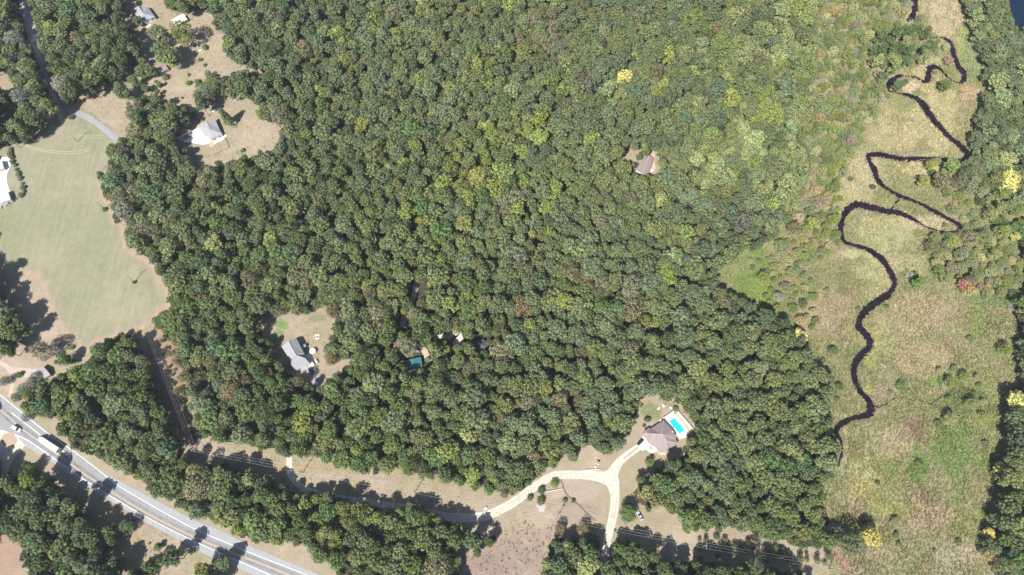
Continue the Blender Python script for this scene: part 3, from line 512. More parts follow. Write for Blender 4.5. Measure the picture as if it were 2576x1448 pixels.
PAL = {'dark green': (.098, .132, .058), 'green': (.122, .170, .054), 'olive green': (.168, .190, .076), 'grey green': (.160, .184, .092), 'blue green': (.130, .162, .086),
 'yellow green': (.255, .290, .072), 'tan': (.245, .215, .125), 'rust brown': (.235, .175, .105), 'yellow': (.54, .48, .15), 'grey': (.20, .20, .155), 'bright green': (.165, .240, .055), 'pale green': (.245, .280, .125), 'red': (.36, .18, .15), 'olive yellow': (.225, .232, .066), 'orange': (.38, .29, .14),
 'straw': (.38, .37, .18), 'light grey': (.30, .285, .215), 'pinkish tan': (.34, .27, .20), 'light orange': (.40, .33, .16)}
ZONES = [  # x, y, mix of kinds
 (120,60,'gggbbdtq'),(250,130,'gbbdoogq'),(60,250,'gggbdoaq'),(380,380,'gggaoobq'),(340,520,'ggabdotg'),(380,300,'ggoagdt'),(470,640,'bddGoogg'),(560,560,'gGGbood'),(700,450,'ggboogd'),
 (700,150,'googbbgd'),(900,120,'googgbYt'),(1100,120,'gogogtbd'),(1400,100,'gogoottr'),(1650,80,'gogogob'),(1900,60,'gogobpo'),(2050,80,'opgYgb'),(1000,300,'ggbodogY'),(1250,280,'oogGYgog'),(1500,250,'ogogogb'),(1750,250,'ogogob'),(1950,250,'opogYb'),
 (1200,440,'YoyGooY'),(1100,560,'oYyGgoo'),(900,500,'goobgGo'),(1350,500,'oogYttg'),(1500,480,'oogogt'),(1750,430,'oogbgpp'),(1950,430,'gppobY'),(1600,600,'ogotgbo'),(1800,580,'bbgogb'),(1950,560,'bbgogp'),(1300,640,'tgorgotg'),
 (700,650,'oYGGgoo'),(800,700,'goGggot'),(1000,650,'oGYgogo'),(1150,760,'GgYogrt'),(1450,750,'googtoG'),(1700,780,'googbt'),(1850,800,'googbo'),(560,760,'GGdgobr'),(600,900,'gbdGgto'),(900,800,'otgGrgo'),(1000,950,'GGogodt'),(1250,900,'gGotgdr'),(1350,1000,'otggbtyr'),(1500,1100,'ggbboty'),
 (750,1050,'bGGgdGo'),(600,1080,'gbGgood'),(950,1120,'GGgYGdo'),(1150,1150,'GGotgdg'),(1300,1150,'oGtgdg'),(250,950,'dGGYogG'),(350,1100,'dgGogbb'),(500,1220,'gGdogt'),(700,1300,'GGYgdGo'),(850,1300,'yGGYGog'),(1000,1350,'GGgboto'),(1100,1400,'gGobtg'),
 (100,1300,'dbdGbd'),(200,1350,'dbddGb'),(250,1430,'bdbGd'),(60,1380,'dbbd'),(1400,1400,'gGGbp'),(1600,1420,'dGGgd'),(1800,1430,'dGGdg'),(2000,1440,'dGgG'),(1750,1000,'Googbo'),(1900,950,'Googbo'),(1950,1100,'GooGgo'),(1800,1200,'GGobbo'),(1950,1300,'oGGoG'),(1850,870,'Googb'),
 (2150,100,'pYtYpor'),(2200,280,'pYppYyo'),(2110,180,'opYpgY'),(2080,380,'pppYo'),(2300,130,'ggpog'),(2500,150,'ggbog'),(2500,350,'gggob'),(2560,470,'ggdob'),(2550,900,'bgdo'),(2540,1250,'GoGYb'),(2540,1400,'GboGb'),(2000,30,'poYp'),(2050,160,'pYppY'),(2010,240,'poYpo'),(2080,300,'ppYpY'),(2020,360,'pppo'),(2050,430,'ppYp'),(1980,480,'ppo'),(2130,60,'pYpY'),(2150,220,'YpYp'),(2120,350,'pYpp'),(1900,330,'pooYo'),(2480,60,'pgopg'),(2500,240,'gpogp'),(2480,380,'pgog'),(2560,300,'gpog'),(2540,500,'pgYo')]
KEY = dict(d='dark green', G='green', g='grey green', o='olive green', b='blue green', Y='yellow green', t='tan', r='rust brown', y='olive yellow', a='grey', q='olive green', p='pale green')
ZX = np.array([z[0] for z in ZONES], float); ZY = np.array([z[1] for z in ZONES], float)
SPOTS = [(1480,355,26,'yellow green'),(1455,365,14,'yellow green'),(1190,455,34,'olive yellow'),(1150,470,22,'olive yellow'),(1080,560,26,'olive yellow'),(1112,722,26,'yellow green'),(1220,335,22,'yellow green'),(1340,340,24,'yellow green'),(905,728,11,'rust brown'),(1003,872,16,'rust brown'),
 (1050,712,13,'tan'),(955,800,14,'tan'),(1390,120,26,'tan'),(1400,160,22,'tan'),(1350,50,14,'tan'),(1105,30,12,'tan'),(1590,75,4,'orange'),(1805,95,10,'yellow green'),(1575,200,10,'yellow'),(1480,230,16,'grey'),(1540,240,28,'pale green'),(1465,210,12,'rust brown'),(1480,520,14,'tan'),(1420,600,14,'tan'),(1310,640,20,'tan'),
 (1315,690,16,'tan'),(1450,690,18,'tan'),(1540,620,14,'bright green'),(1675,692,16,'bright green'),(1630,870,9,'rust brown'),(1410,750,9,'yellow green'),(962,990,12,'rust brown'),(540,620,26,'pale green'),(540,540,12,'yellow green'),(85,1000,13,'olive yellow'),(155,1005,12,'tan'),(70,1020,14,'olive yellow'),(175,925,14,'yellow green'),
 (85,1190,20,'bright green'),(165,1340,16,'yellow green'),(290,1415,20,'olive yellow'),(963,1330,13,'yellow'),(870,1280,30,'olive yellow'),(800,1260,24,'olive yellow'),(760,1080,16,'yellow green'),(1400,1010,12,'tan'),(1330,1020,14,'tan'),(1270,1060,16,'tan'),(1180,1195,16,'yellow green'),(1240,1090,24,'blue green'),(1520,1100,36,'blue green'),(1545,965,22,'blue green'),
 (1910,290,14,'yellow green'),(1920,250,10,'yellow'),(2025,255,14,'yellow green'),(2090,60,12,'yellow green'),(2150,140,14,'yellow green'),(2110,200,12,'tan'),(2180,90,12,'tan'),(2160,55,12,'orange'),(2140,55,8,'rust brown'),(2150,330,16,'orange'),(2110,320,12,'orange'),(2160,290,18,'yellow green'),(2120,260,22,'yellow green'),(2200,265,18,'yellow green'),(2040,325,18,'olive yellow'),
 (2230,60,20,'yellow green'),(2200,220,14,'yellow'),(2150,250,14,'yellow'),(2215,130,10,'tan'),(2170,230,12,'orange'),(2470,435,14,'yellow green'),(2530,460,10,'yellow'),(2545,440,12,'olive green'),(1870,560,10,'grey'),(40,100,20,'grey'),(38,145,9,'rust brown'),(130,80,14,'yellow green'),(275,105,10,'yellow green'),(180,95,14,'green'),(390,120,6,'green')]
def kindat(x, y, r):
    for (sx, sy, sr, k) in SPOTS:
        if (x-sx)**2+(y-sy)**2 < sr*sr: return k
    d = (ZX-x)**2+(ZY-y)**2*1.5; w_ = 1/(d+400)**1.5; k = r.choices(range(len(ZX)), weights=w_.tolist())[0]; q = r.choice(ZONES[k][2]); return 'olive green' if q in 'tr' and r.random() < .68 else KEY[q]
def tint(k, r, sd=.10):
    c = PAL[k]; c = tuple(a*.76+b*.24 for a, b in zip(c, (.130, .180, .100))) if k in ('dark green', 'green', 'olive green', 'grey green', 'blue green', 'olive yellow', 'yellow green', 'tan', 'rust brown') else c; m = math.exp(r.gauss(0, sd)); h = r.gauss(0, .05); return (c[0]*m*(1+h), c[1]*m, c[2]*m*(1-h))
# ground that trunks must keep off
HARD = np.zeros(_gx.shape, bool)
def hard(poly): global HARD; HARD |= raster(poly)
hard(OU+OL[::-1]); hard([(1610,1125),(1615,1060),(1670,1035),(1700,1030),(1750,1090),(1720,1120),(1690,1145),(1640,1145)]); hard([(700,860),(760,845),(800,940),(740,950),(700,900)])
hard([(455,345),(520,295),(560,300),(575,340),(520,365)]); hard([(328,18),(380,15),(395,50),(350,62)]); hard([(1590,430),(1640,395),(1660,400),(1650,440),(1620,445)]); hard([(1015,905),(1062,895),(1066,930),(1030,955),(1015,930)]); hard([(1185,855),(1215,848),(1240,868),(1200,885)])
hard([(92,915),(112,912),(132,940),(100,962)]); hard([(425,45),(465,30),(480,55),(440,75)]); hard([(390,170),(425,160),(430,185),(400,195)])
def hard_line(L, w_):
    for a, b in zip(L, L[1:]):
        global HARD
        m = int(math.hypot(b[0]-a[0], b[1]-a[1])/2)+1
        for k in range(m):
            x = a[0]+(b[0]-a[0])*k/m; y = a[1]+(b[1]-a[1])*k/m; j, i = gi(x, y); q = int(w_/GS/2)+1; HARD[max(0, j-q):j+q, max(0, i-q):i+q] = True
hard_line([(40,-60),(86,98),(118,180),(150,258)], 18); hard_line([(1106,1297),(1194,1302),(1288,1267),(1383,1201),(1540,1200),(1544,1287),(1518,1412),(1500,1520)], 16); hard_line([(728,1146),(739,1207),(784,1238),(830,1250),(919,1262)], 5)
hard_line([(p[0], p[1]) for p in riv], 12); hard_line([(p[0], p[1]) for p in tile(3,0,R0)], 16)
RIVM = np.zeros(_gx.shape, bool)
for p, q in list(zip(riv, riv[1:]))+list(zip(tile(3,0,R0), tile(3,0,R0)[1:])):
    m = int(math.hypot(q[0]-p[0], q[1]-p[1]))+1
    for k in range(m):
        x = p[0]+(q[0]-p[0])*k/m; y = p[1]+(q[1]-p[1])*k/m; j, i = gi(x, y); h_ = max(1, int((p[2]+(q[2]-p[2])*k/m)/3.9954/2/GS*.9)); RIVM[max(0, j-h_):j+h_, i-h_:i+h_] = True
TREES = []; cellh = {}; ZC = 11.0
def near(x, y, r, fac):
    ci, cj = int(x//8), int(y//8)
    for a in (-1, 0, 1):
        for b in (-1, 0, 1):
            for (X, Y, R) in cellh.get((ci+a, cj+b), ()):
                if (X-x)**2+(Y-y)**2 < (fac*(R+r))**2: return True
    return False
def put(x, y, r, zc, k, shape='broad', hs=1.0, **kw):
    cellh.setdefault((int(x//8), int(y//8)), []).append((x, y, r)); TREES.append(dict(x=x, y=y, r=r, k=k, shape=shape, hs=hs, **kw))
def hand(vx, vy, vr, k, shape='broad', hs=1.0, **kw):                 # a tree surveyed by its crown's middle
    r = vr*mpp(vx, vy); zc = (ZC if shape in ('broad', 'fine') else 5.5)*r/4.6*hs
    p = P(vx, vy, zc); put(p.x, p.y, r, zc, k, shape, hs, hand=True, **kw)
HAND = [(1052,940,10,'tan','fine'),(1028,948,9,'dark green'),(1012,915,9,'green'),(1075,905,8,'pale green'),(1003,870,14,'red'),(1168,868,9,'olive green'),(1232,862,9,'green'),(1205,885,9,'olive green'),(1608,396,9,'green'),(1590,418,8,'olive green'),(1668,412,13,'olive yellow'),(1666,436,11,'olive green'),(1612,452,12,'olive green'),(1640,455,12,'olive yellow'),(1596,446,10,'green'),(401,87,22,'blue green'),(453,84,26,'olive yellow','fine'),(408,132,25,'olive green'),(430,144,23,'olive yellow'),(346,52,11,'blue green'),(354,181,15,'olive green'),(379,179,14,'blue green'),(360,157,11,'green'),(337,202,14,'grey green'),(305,228,19,'blue green'),(322,238,14,'olive green'),(365,222,10,'dark green'),
 (400,212,7,'olive green'),(395,233,8,'green'),(572,303,14,'olive green','cone',1.3),(175,228,22,'blue green','broad',1.15),(162,905,17,'green'),(180,908,9,'green'),(105,882,24,'grey','fine'),(317,1327,17,'grey green','fine',.8),(12,958,12,'grey','fine',.7),(80,965,17,'grey','fine',.6),(58,985,17,'grey green','fine',.6),(40,1000,12,'grey green','fine',.5),(68,1047,12,'grey','fine',.7),(90,948,12,'grey','fine',.8),
 (560,1420,22,'blue green'),(397,1377,8,'green'),(512,1440,22,'olive yellow'),(1443,1148,14,'olive green','cone',.8),(1579,1291,22,'green','broad',.75),(1633,1163,11,'green','broad',.8),(1412,1332,14,'rust brown','fine',.8),(1466,1336,16,'rust brown','fine',.8),(1395,1218,10,'bright green','fine',.7),
 (2010,846,18,'yellow'),(2191,1348,25,'yellow'),(2188,1324,9,'yellow'),(2558,1010,25,'yellow'),(2520,1180,18,'yellow'),(2558,1200,20,'yellow green'),(2489,1341,14,'yellow'),(2482,1390,16,'orange','fine'),(2042,562,17,'yellow green'),(2030,575,12,'yellow green'),(2099,551,15,'yellow green'),(1998,575,18,'rust brown'),(2340,414,13,'yellow green'),(2350,425,9,'yellow'),(2324,457,15,'yellow green'),
 (2392,420,20,'yellow green'),(2346,435,9,'green'),(2370,452,21,'tan'),(2310,713,15,'bright green'),(2393,677,16,'rust brown'),(2423,713,14,'red'),(2440,705,14,'tan'),(2520,580,18,'yellow green'),(2555,596,12,'yellow'),(2392,612,15,'yellow green'),(2346,622,15,'tan','fine'),(2442,600,16,'tan','fine'),(1977,722,12,'tan','fine',.8),(2045,240+10,18,'pale green'),
 (2413,455,16,'tan','fine'),(2440,470,17,'tan','fine'),(2372,617,10,'grey','fine'),(2389,625,9,'rust brown','fine'),(2450,690,12,'olive green'),(2095,882,12,'dark green','broad',.55),(2111,972,11,'dark green','broad',.5),(2267,970,13,'green','broad',.4),(2252,1312,12,'grey green','broad',.5),(2530,880,17,'yellow green','fine',.8),(2415,640,14,'tan','fine'),(2470,600,18,'olive green'),(2500,640,14,'pale green'),
 (2216,1002-790,12,'pale green'),(2378,215,14,'green'),(2262,215,13,'green'),(2220,195,14,'olive green'),(2140,1362,30,'grey green','fine',1.0),(2176,1310,8,'dark green'),(1720,850-290,1,'green')]
for h_ in HAND: hand(h_[0], h_[1], h_[2], h_[3], h_[4] if len(h_) > 4 else 'broad', (h_[5] if len(h_) > 5 else 1.0)*(.78 if (len(h_) < 5 or h_[4] != 'cone') else 1))
def fill(n, rlo, rhi, fac, test, seed, kindf=None, shape='broad', hlo=.9, hhi=1.2, box=(-470, -45, 470, 455), polys=None, gaps=0):
    r = random.Random(seed)
    if polys:
        w = [P(*p) for pl in polys for p in pl]; box = (min(p.x for p in w)-8, min(p.y for p in w)-22, max(p.x for p in w)+8, max(p.y for p in w)+8)
    for _ in range(n):
        x = r.uniform(box[0], box[2]); y = r.uniform(box[1], box[3]); rr = r.uniform(rlo, rhi); hs = r.uniform(hlo, hhi)
        zc = ZC*rr/4.6*hs; vx, vy = Q(x, y, zc)
        if vx > 2400 and vy < 700: hs *= .72; zc *= .72; vx, vy = Q(x, y, zc)
        if vx > 1640 and vx < 2200 and vy > 1380: hs *= 1.3; zc *= 1.3; vx, vy = Q(x, y, zc)
        if vx < 70 and 650 < vy < 915: hs *= 1.15; zc *= 1.15; vx, vy = Q(x, y, zc)
        if vx < 330 and vy > 1165: hs *= .95; zc *= .95; vx, vy = Q(x, y, zc)
        if seed >= 40 and HARD[gi(vx, vy)]: continue
        if not (-130 < vx < VW+130 and -110 < vy < VH+80): continue
        if not test(vx, vy, rr/mpp(vx, vy, zc)): continue
        b = Q(x, y, 0.0)
        if HARD[gi(*b)] or near(x, y, rr, fac): continue
        if gaps and GAPN[gi(vx, vy)] > gaps-(.07 if vy > 480 and vx > 450 else 0): continue
        k = (kindf or kindat)(vx, vy, r); sh = shape
        if sh == 'broad' and (k in ('grey', 'tan', 'rust brown') or r.random() < .06): sh = 'fine'
        put(x, y, rr, zc, k, sh, hs)
GAPN = vnoise(_gx, _gy, 26, 55)*.35+vnoise(_gx, _gy, 11, 56)*.65
wood = lambda f: (lambda vx, vy, vr: dist[gi(vx, vy)] > f*vr)
# the scrubby swamp wood between the forest and the marsh, and along its east side
SWAMP = [(2080,-100),(2310,-100),(2290,20),(2235,110),(2200,160),(2250,200),(2235,260),(2160,340),(2110,420),(2080,500),(2000,600),(1860,660),(1830,640),(1960,560),(2030,480),(2060,380),(2090,250),(2080,120)]
SWIN = raster(SWAMP)
inmarsh = raster(O['marsh'])
COVER = [[(2230,75),(2300,60),(2338,85),(2342,130),(2325,155),(2290,160),(2250,168),(2190,160),(2185,120)], [(2440,470),(2500,490),(2545,560),(2660,540),(2660,600),(2580,600),(2490,550)], [(2565,760),(2700,700),(2700,900),(2585,900)], [(2580,540),(2700,540),(2700,800),(2590,760)]]
fill(3600, 5.6, 7.2, .74, wood(.85), 11, hlo=.66, hhi=.82, gaps=.74)
fill(12000, 4.2, 5.6, .62, wood(.80), 1, hlo=.80, hhi=1.15, gaps=.76)
fill(30000, 3.2, 4.4, .60, wood(.76), 12, hlo=.85, hhi=1.35, gaps=.77)
fill(60000, 2.3, 3.4, .66, wood(.72), 2, hlo=.95, hhi=1.5, gaps=.80)
fill(30000, 1.7, 2.8, .72, wood(.50), 3, hlo=.9, hhi=1.5, gaps=.84)
fill(50000, 2.0, 3.2, .52, wood(.80), 13, hlo=.75, hhi=1.1, gaps=.74)
def inpoly(pl):
    R_ = raster(pl); return lambda x, y, v: R_[gi(x, y)]
for k_, pl in enumerate(COVER): fill(2600, 2.2, 4.2, .68, inpoly(pl), 40+k_, polys=[pl], kindf=lambda x, y, r: r.choice(['pale green', 'green', 'olive green', 'green', 'pale green']))
def scrubkind(x, y, r): return r.choice(['pale green', 'yellow green', 'straw', 'pale green', 'light grey', 'yellow green', 'pale green', 'straw', 'pale green', 'light orange', 'olive yellow', 'yellow green', 'pale green', 'olive green', 'pinkish tan', 'yellow green', 'pale green', 'straw'])
SCRUB = [([(2060,-90),(2300,-90),(2290,60),(2235,100),(2170,130),(2180,170),(2250,195),(2240,240),(2200,260),(2030,260),(2045,120)], .62), ([(2030,240),(2240,200),(2225,250),(2170,330),(2140,400),(2100,480),(2060,560),(1960,570),(2000,480),(2010,340)], .62), ([(2060,440),(2110,420),(2120,600),(2060,660),(1990,690),(1960,620),(2040,560)], .85), ([(1870,640),(1990,640),(2040,700),(2060,830),(2000,820),(1930,760)], 1.15),
 ([(2330,590),(2470,520),(2580,600),(2600,700),(2560,740),(2450,740),(2370,700)], .80), ([(2350,395),(2440,400),(2470,500),(2460,600),(2400,580),(2380,480)], .95), ([(2420,520),(2560,560),(2600,800),(2540,760),(2470,640)], .95), ([(2200,60),(2300,30),(2420,150),(2360,200),(2260,210)], 1.6), ([(2360,930),(2460,930),(2490,1050),(2370,1060)], 1.7), ([(1760,1345),(1932,1366),(2095,1392),(2095,1425),(1940,1415),(1760,1395)], 1.25), ([(400,845),(430,870),(480,1060),(500,1130),(470,1120),(430,960)], 1.5)]
for k_, (pl, fc_) in enumerate(SCRUB): fill(5200, 1.5 if k_ < 9 else .9, 3.5 if k_ < 9 else 2.0, fc_, inpoly(pl), 60+k_, scrubkind if k_ < 9 else (lambda x, y, r: r.choice(['olive green', 'green', 'tan', 'dark green'])), 'fine', .5, .8, polys=[pl])
T_VIS = []
for t in TREES:
    zc = ZC*t['r']/4.6*t['hs']; t['v'] = Q(t['x'], t['y'], zc); t['vr'] = t['r']/mpp(t['v'][0], t['v'][1], zc)
    t['big'] = 0 < t['v'][0] < VW and 0 < t['v'][1] < VH
small_hand = [t for t in TREES if t.get('hand') and t['big']]
rest = sorted([t for t in TREES if t['big'] and not t.get('hand')], key=lambda t: -t['vr'])
IND = (small_hand+rest)[:300]; ids = set(id(t) for t in IND); MASS = [t for t in TREES if id(t) not in ids]
LAND = [('the white truck',125,1118),('the white van',41,1076),('the pool house',1660,1100),('the silver car',1611,1297),('the gravel drive fork',1535,1205),('the grey gabled house',755,900),('the teal roof',1042,925),('the brown forest house',1630,418),('the grey hipped house',530,325),('the white carport',452,52),
 ('the northwest house',365,35),('the mauve shed',410,175),('the power line bend',495,1130),('the stream mouth',2110,1150),('the bright green marsh patch',2395,1125),('the long white barn',12,495),('the pond',2560,30),('the stream oxbow',2200,600),('the red dirt track',2115,1420),('the brown scrub',1260,1410),('the short gravel track',745,1200),('the hayfield corner',385,800),('the blue grey shed',108,935),('the winding stream',2170,860),('the woodland gravel clearing',1145,850),('the highway curve',400,1310),('the tree gap',900,1250)]
USED = {}
def place_words(vx, vy):
    n, lx, ly = min(LAND, key=lambda l: math.hypot(l[1]-vx, l[2]-vy)); dx, dy = vx-lx, vy-ly; w_ = []
    if abs(dy) > abs(dx)*.4: w_.append('above' if dy < 0 else 'below')
    if abs(dx) > abs(dy)*.4: w_.append('left of' if dx < 0 else 'right of')
    s = ' and '.join(w_); return s+' '+n
def poslabel(prefix, vx, vy):
    pw = place_words(vx, vy); pw = pw if len((prefix+' '+pw).split()) <= 11 else pw.replace(' the ', ' ').replace('left of and ', '')
    b = f'{prefix} {pw}, {100*vx/VW:.0f}% across {100*vy/VH:.0f}% down'
    if b in USED: b = f'{prefix} {place_words(vx, vy)}, {100*vx/VW:.1f}% across, {100*vy/VH:.1f}% down'
    USED[b] = 1; return b
tr = random.Random(99)
def variant(t, r): return {'broad': (CROWN, 4.6), 'fine': (FINE, 4.2), 'cone': (CONE, 3.1)}[t['shape']]
for t in IND:
    ms, R0_ = variant(t, tr); vi = tr.randrange(len(ms)); s = t['r']/R0_; rz = tr.uniform(0, 6.283)
    name = 'conifer_tree' if t['shape'] == 'cone' else 'leafy_tree'
    root = empty(name, (t['x'], t['y'], 0), rz)
    c = bpy.data.objects.new('crown', ms[vi]); COL.objects.link(c); c.parent = root; c.scale = (s, s, s*t['hs']); cc = tint(t['k'], tr); c.color = (*cc, 1)
    k = bpy.data.objects.new('trunk', TRUNK[vi % 3]); COL.objects.link(k); k.parent = root; q = .55*s+.45*min(s, 1); k.scale = (q*.9, q*.9, s*t['hs'])
    size = 'large' if t['r'] > 4.8 else ('small' if t['r'] < 3 else 'medium')
    inm = inmarsh[gi(*t['v'])]
    tag(root, poslabel(f"{size} {t['k']} {'conifer' if t['shape']=='cone' else 'tree'}", *t['v']), 'tree', 'separate trees of the marsh' if inm else 'trees of the wood and its edges')
# the rest of the wood: one object, crowns and trunks set on surveyed points
def forest():
    n = len(MASS); me = bpy.data.meshes.new('forest'); me.vertices.add(n)
    me.vertices.foreach_set('co', np.array([(t['x'], t['y'], 0) for t in MASS], np.float32).ravel())
    protos = [o for o in bpy.data.objects if o.name.startswith('crown')]; src = []; names = {}
    for L in (CROWN, FINE):
        for m_ in L:
            o = next((p for p in protos if p.data == m_), None)
            if o: names[m_] = len(src); src.append(o)
    idx = []; sc = []; rz = []; colr = []
    for t in MASS:
        L, R_ = (CROWN, 4.6) if t['shape'] == 'broad' else (FINE, 4.2); m_ = tr.choice([q for q in L if q in names]); s = t['r']/R_
        idx.append(names[m_]); sc += [s*tr.uniform(.93, 1.07), s*tr.uniform(.93, 1.07), s*t['hs']]; rz += [tr.gauss(0, .04), tr.gauss(0, .04), tr.uniform(0, 6.283)]; colr += [*tint(t['k'], tr), 1]
    for nm, ty, val, fld in (('idx', 'INT', idx, 'value'), ('scl', 'FLOAT_VECTOR', sc, 'vector'), ('rot', 'FLOAT_VECTOR', rz, 'vector'), ('color', 'FLOAT_COLOR', colr, 'color')):
        a = me.attributes.new(nm, ty, 'POINT'); a.data.foreach_set(fld, val)
    o = bpy.data.objects.new('forest', me); COL.objects.link(o); o['kind'] = 'stuff'; o['label'] = 'dense mixed green woodland canopy filling the middle of the view'; o['category'] = 'forest'
    g = bpy.data.node_groups.new('forest', 'GeometryNodeTree'); g.interface.new_socket('Geometry', in_out='INPUT', socket_type='NodeSocketGeometry'); g.interface.new_socket('Geometry', in_out='OUTPUT', socket_type='NodeSocketGeometry')
    N = g.nodes; L = g.links; gi_ = N.new('NodeGroupInput'); go = N.new('NodeGroupOutput'); j = N.new('GeometryNodeGeometryToInstance')
    for s in reversed(src):
        oi = N.new('GeometryNodeObjectInfo'); oi.transform_space = 'ORIGINAL'; oi.inputs['Object'].default_value = s; oi.inputs['As Instance'].default_value = False
        ji = N.new('GeometryNodeGeometryToInstance'); L.new(oi.outputs['Geometry'], ji.inputs[0]); s_out = ji.outputs[0]
        L.new(s_out, jn_in) if False else pool.append(s_out) if False else OUTS.append((g, s_out))
    jg = N.new('GeometryNodeJoinGeometry')
    for _, so_ in [q for q in OUTS if q[0] == g]: L.new(so_, jg.inputs[0])
    N.remove(j)
    def attr(nm, ty):
        a = N.new('GeometryNodeInputNamedAttribute'); a.data_type = ty; a.inputs['Name'].default_value = nm; return a.outputs['Attribute']
    iop = N.new('GeometryNodeInstanceOnPoints'); L.new(gi_.outputs[0], iop.inputs['Points']); L.new(jg.outputs[0], iop.inputs['Instance']); iop.inputs['Pick Instance'].default_value = True
    L.new(attr('idx', 'INT'), iop.inputs['Instance Index']); L.new(attr('scl', 'FLOAT_VECTOR'), iop.inputs['Scale'])
    er = N.new('FunctionNodeEulerToRotation'); L.new(attr('rot', 'FLOAT_VECTOR'), er.inputs[0]); L.new(er.outputs[0], iop.inputs['Rotation'])
    ti = N.new('GeometryNodeObjectInfo'); ti.transform_space = 'ORIGINAL'; ti.inputs['Object'].default_value = next(p for p in bpy.data.objects if p.name.startswith('trunk')); ti.inputs['As Instance'].default_value = True
    io2 = N.new('GeometryNodeInstanceOnPoints'); L.new(gi_.outputs[0], io2.inputs['Points']); L.new(ti.outputs['Geometry'], io2.inputs['Instance']); L.new(attr('scl', 'FLOAT_VECTOR'), io2.inputs['Scale'])
    jj = N.new('GeometryNodeJoinGeometry'); L.new(iop.outputs[0], jj.inputs[0]); L.new(io2.outputs[0], jj.inputs[0]); L.new(jj.outputs[0], go.inputs[0])
    md = o.modifiers.new('forest', 'NODES'); md.node_group = g
OUTS = []
forest()
print('TREES', len(TREES), 'visible', sum(t['big'] for t in TREES), 'mass', len(MASS))
#NEXT
# ---------------------------------------------------------------- scattered small cover (one object each, nobody could count it)
def tuft(name, n, h, spread, seed, wd=.10, out=.6):
    r = random.Random(seed); v = []; f = []
    for k in range(n):
        a = r.uniform(0, 6.283); q = spread*math.sqrt(r.random()); x, y = q*math.cos(a), q*math.sin(a); hh = h*r.uniform(.5, 1.1); b = r.uniform(0, 6.283); lx, ly = math.cos(b)*out*hh, math.sin(b)*out*hh; t = (math.cos(b+1.57)*wd, math.sin(b+1.57)*wd); m = len(v)
        v += [(x-t[0], y-t[1], 0), (x+t[0], y+t[1], 0), (x+lx*.6+t[0]*.8, y+ly*.6+t[1]*.8, hh*.75), (x+lx*.6-t[0]*.8, y+ly*.6-t[1]*.8, hh*.75), (x+lx, y+ly, hh)]
        f += [(m, m+1, m+2, m+3), (m+3, m+2, m+4)]
    me = bpy.data.meshes.new(name); me.from_pydata(v, [], f); me.update(); a = me.attributes.new('lv', 'FLOAT', 'FACE'); a.data.foreach_set('value', [r.random() for _ in f]); me.materials.append(M['leaf']); return me
def scatter(name, label, cat, pts, cols, scl, proto_mesh):
    n = len(pts); me = bpy.data.meshes.new(name); me.vertices.add(n); me.vertices.foreach_set('co', np.asarray(pts, np.float32).ravel())
    rz = np.zeros((n, 3), np.float32); rz[:, 2] = npr.rand(n)*6.283
    for nm, ty, val, fld in (('scl', 'FLOAT_VECTOR', scl, 'vector'), ('rot', 'FLOAT_VECTOR', rz, 'vector'), ('color', 'FLOAT_COLOR', np.concatenate([cols, np.ones((n, 1))], 1), 'color')):
        a = me.attributes.new(nm, ty, 'POINT'); a.data.foreach_set(fld, np.asarray(val, np.float32).ravel())
    o = bpy.data.objects.new(name, me); COL.objects.link(o); tag(o, label, cat, None, 'stuff')
    src = bpy.data.objects.new(name+'_tuft', proto_mesh)
    g = bpy.data.node_groups.new(name, 'GeometryNodeTree'); g.interface.new_socket('Geometry', in_out='INPUT', socket_type='NodeSocketGeometry'); g.interface.new_socket('Geometry', in_out='OUTPUT', socket_type='NodeSocketGeometry')
    N = g.nodes; L = g.links; i_ = N.new('NodeGroupInput'); o_ = N.new('NodeGroupOutput'); oi = N.new('GeometryNodeObjectInfo'); oi.inputs['Object'].default_value = src; oi.inputs['As Instance'].default_value = True
    def attr(nm):
        a = N.new('GeometryNodeInputNamedAttribute'); a.data_type = 'FLOAT_VECTOR'; a.inputs['Name'].default_value = nm; return a.outputs['Attribute']
    q = N.new('GeometryNodeInstanceOnPoints'); L.new(i_.outputs[0], q.inputs['Points']); L.new(oi.outputs['Geometry'], q.inputs['Instance']); L.new(attr('scl'), q.inputs['Scale'])
    er = N.new('FunctionNodeEulerToRotation'); L.new(attr('rot'), er.inputs[0]); L.new(er.outputs[0], q.inputs['Rotation']); L.new(q.outputs[0], o_.inputs[0])
    o.modifiers.new(name, 'NODES').node_group = g; return o
def spread(polys, n, avoid=None, seed=0, useh=True):
    r = np.random.RandomState(seed); X = r.uniform(-420, 420, n*8); Y = r.uniform(-30, 420, n*8); sx, sy = Q(X, Y, 0.0); m = np.zeros(X.shape, bool)
    jy, jx = gi(sx, sy)
    for p in polys: m |= raster(p)[jy, jx]
    if useh: m &= ~HARD[jy, jx]
    if avoid is not None: m &= ~avoid[jy, jx]
    k = np.nonzero(m)[0][:n]; return X[k], Y[k], sx[k], sy[k]
X, Y, sx, sy = spread([O['marsh']], 60000, RIVM, 5, False)
cm = c_marsh(sx, sy, X, Y)*np.exp(npr.normal(0, .20, (len(X), 1)))*np.array((1.0, 1.0, .95)); sc_ = (.55+.65*npr.rand(len(X)))[:, None]*np.array((1, 1, 1))*(.7+.6*vnoise(X, Y, 9, 77))[:, None]
scatter('marsh_grass', 'tussocky olive and tan marsh grass on both sides of the winding stream', 'grass', np.stack([X, Y, np.full(X.shape, .02)], 1), cm*1.12, sc_, tuft('tussock', 11, .75, .55, 3))
X, Y, sx, sy = spread([[(1170,1375),(1250,1345),(1300,1310),(1400,1315),(1500,1330),(1515,1350),(1400,1345),(1360,1460),(1170,1470)]], 6000, None, 6)
cs = np.array((.25, .195, .17))*np.exp(npr.normal(0, .22, (len(X), 1)))
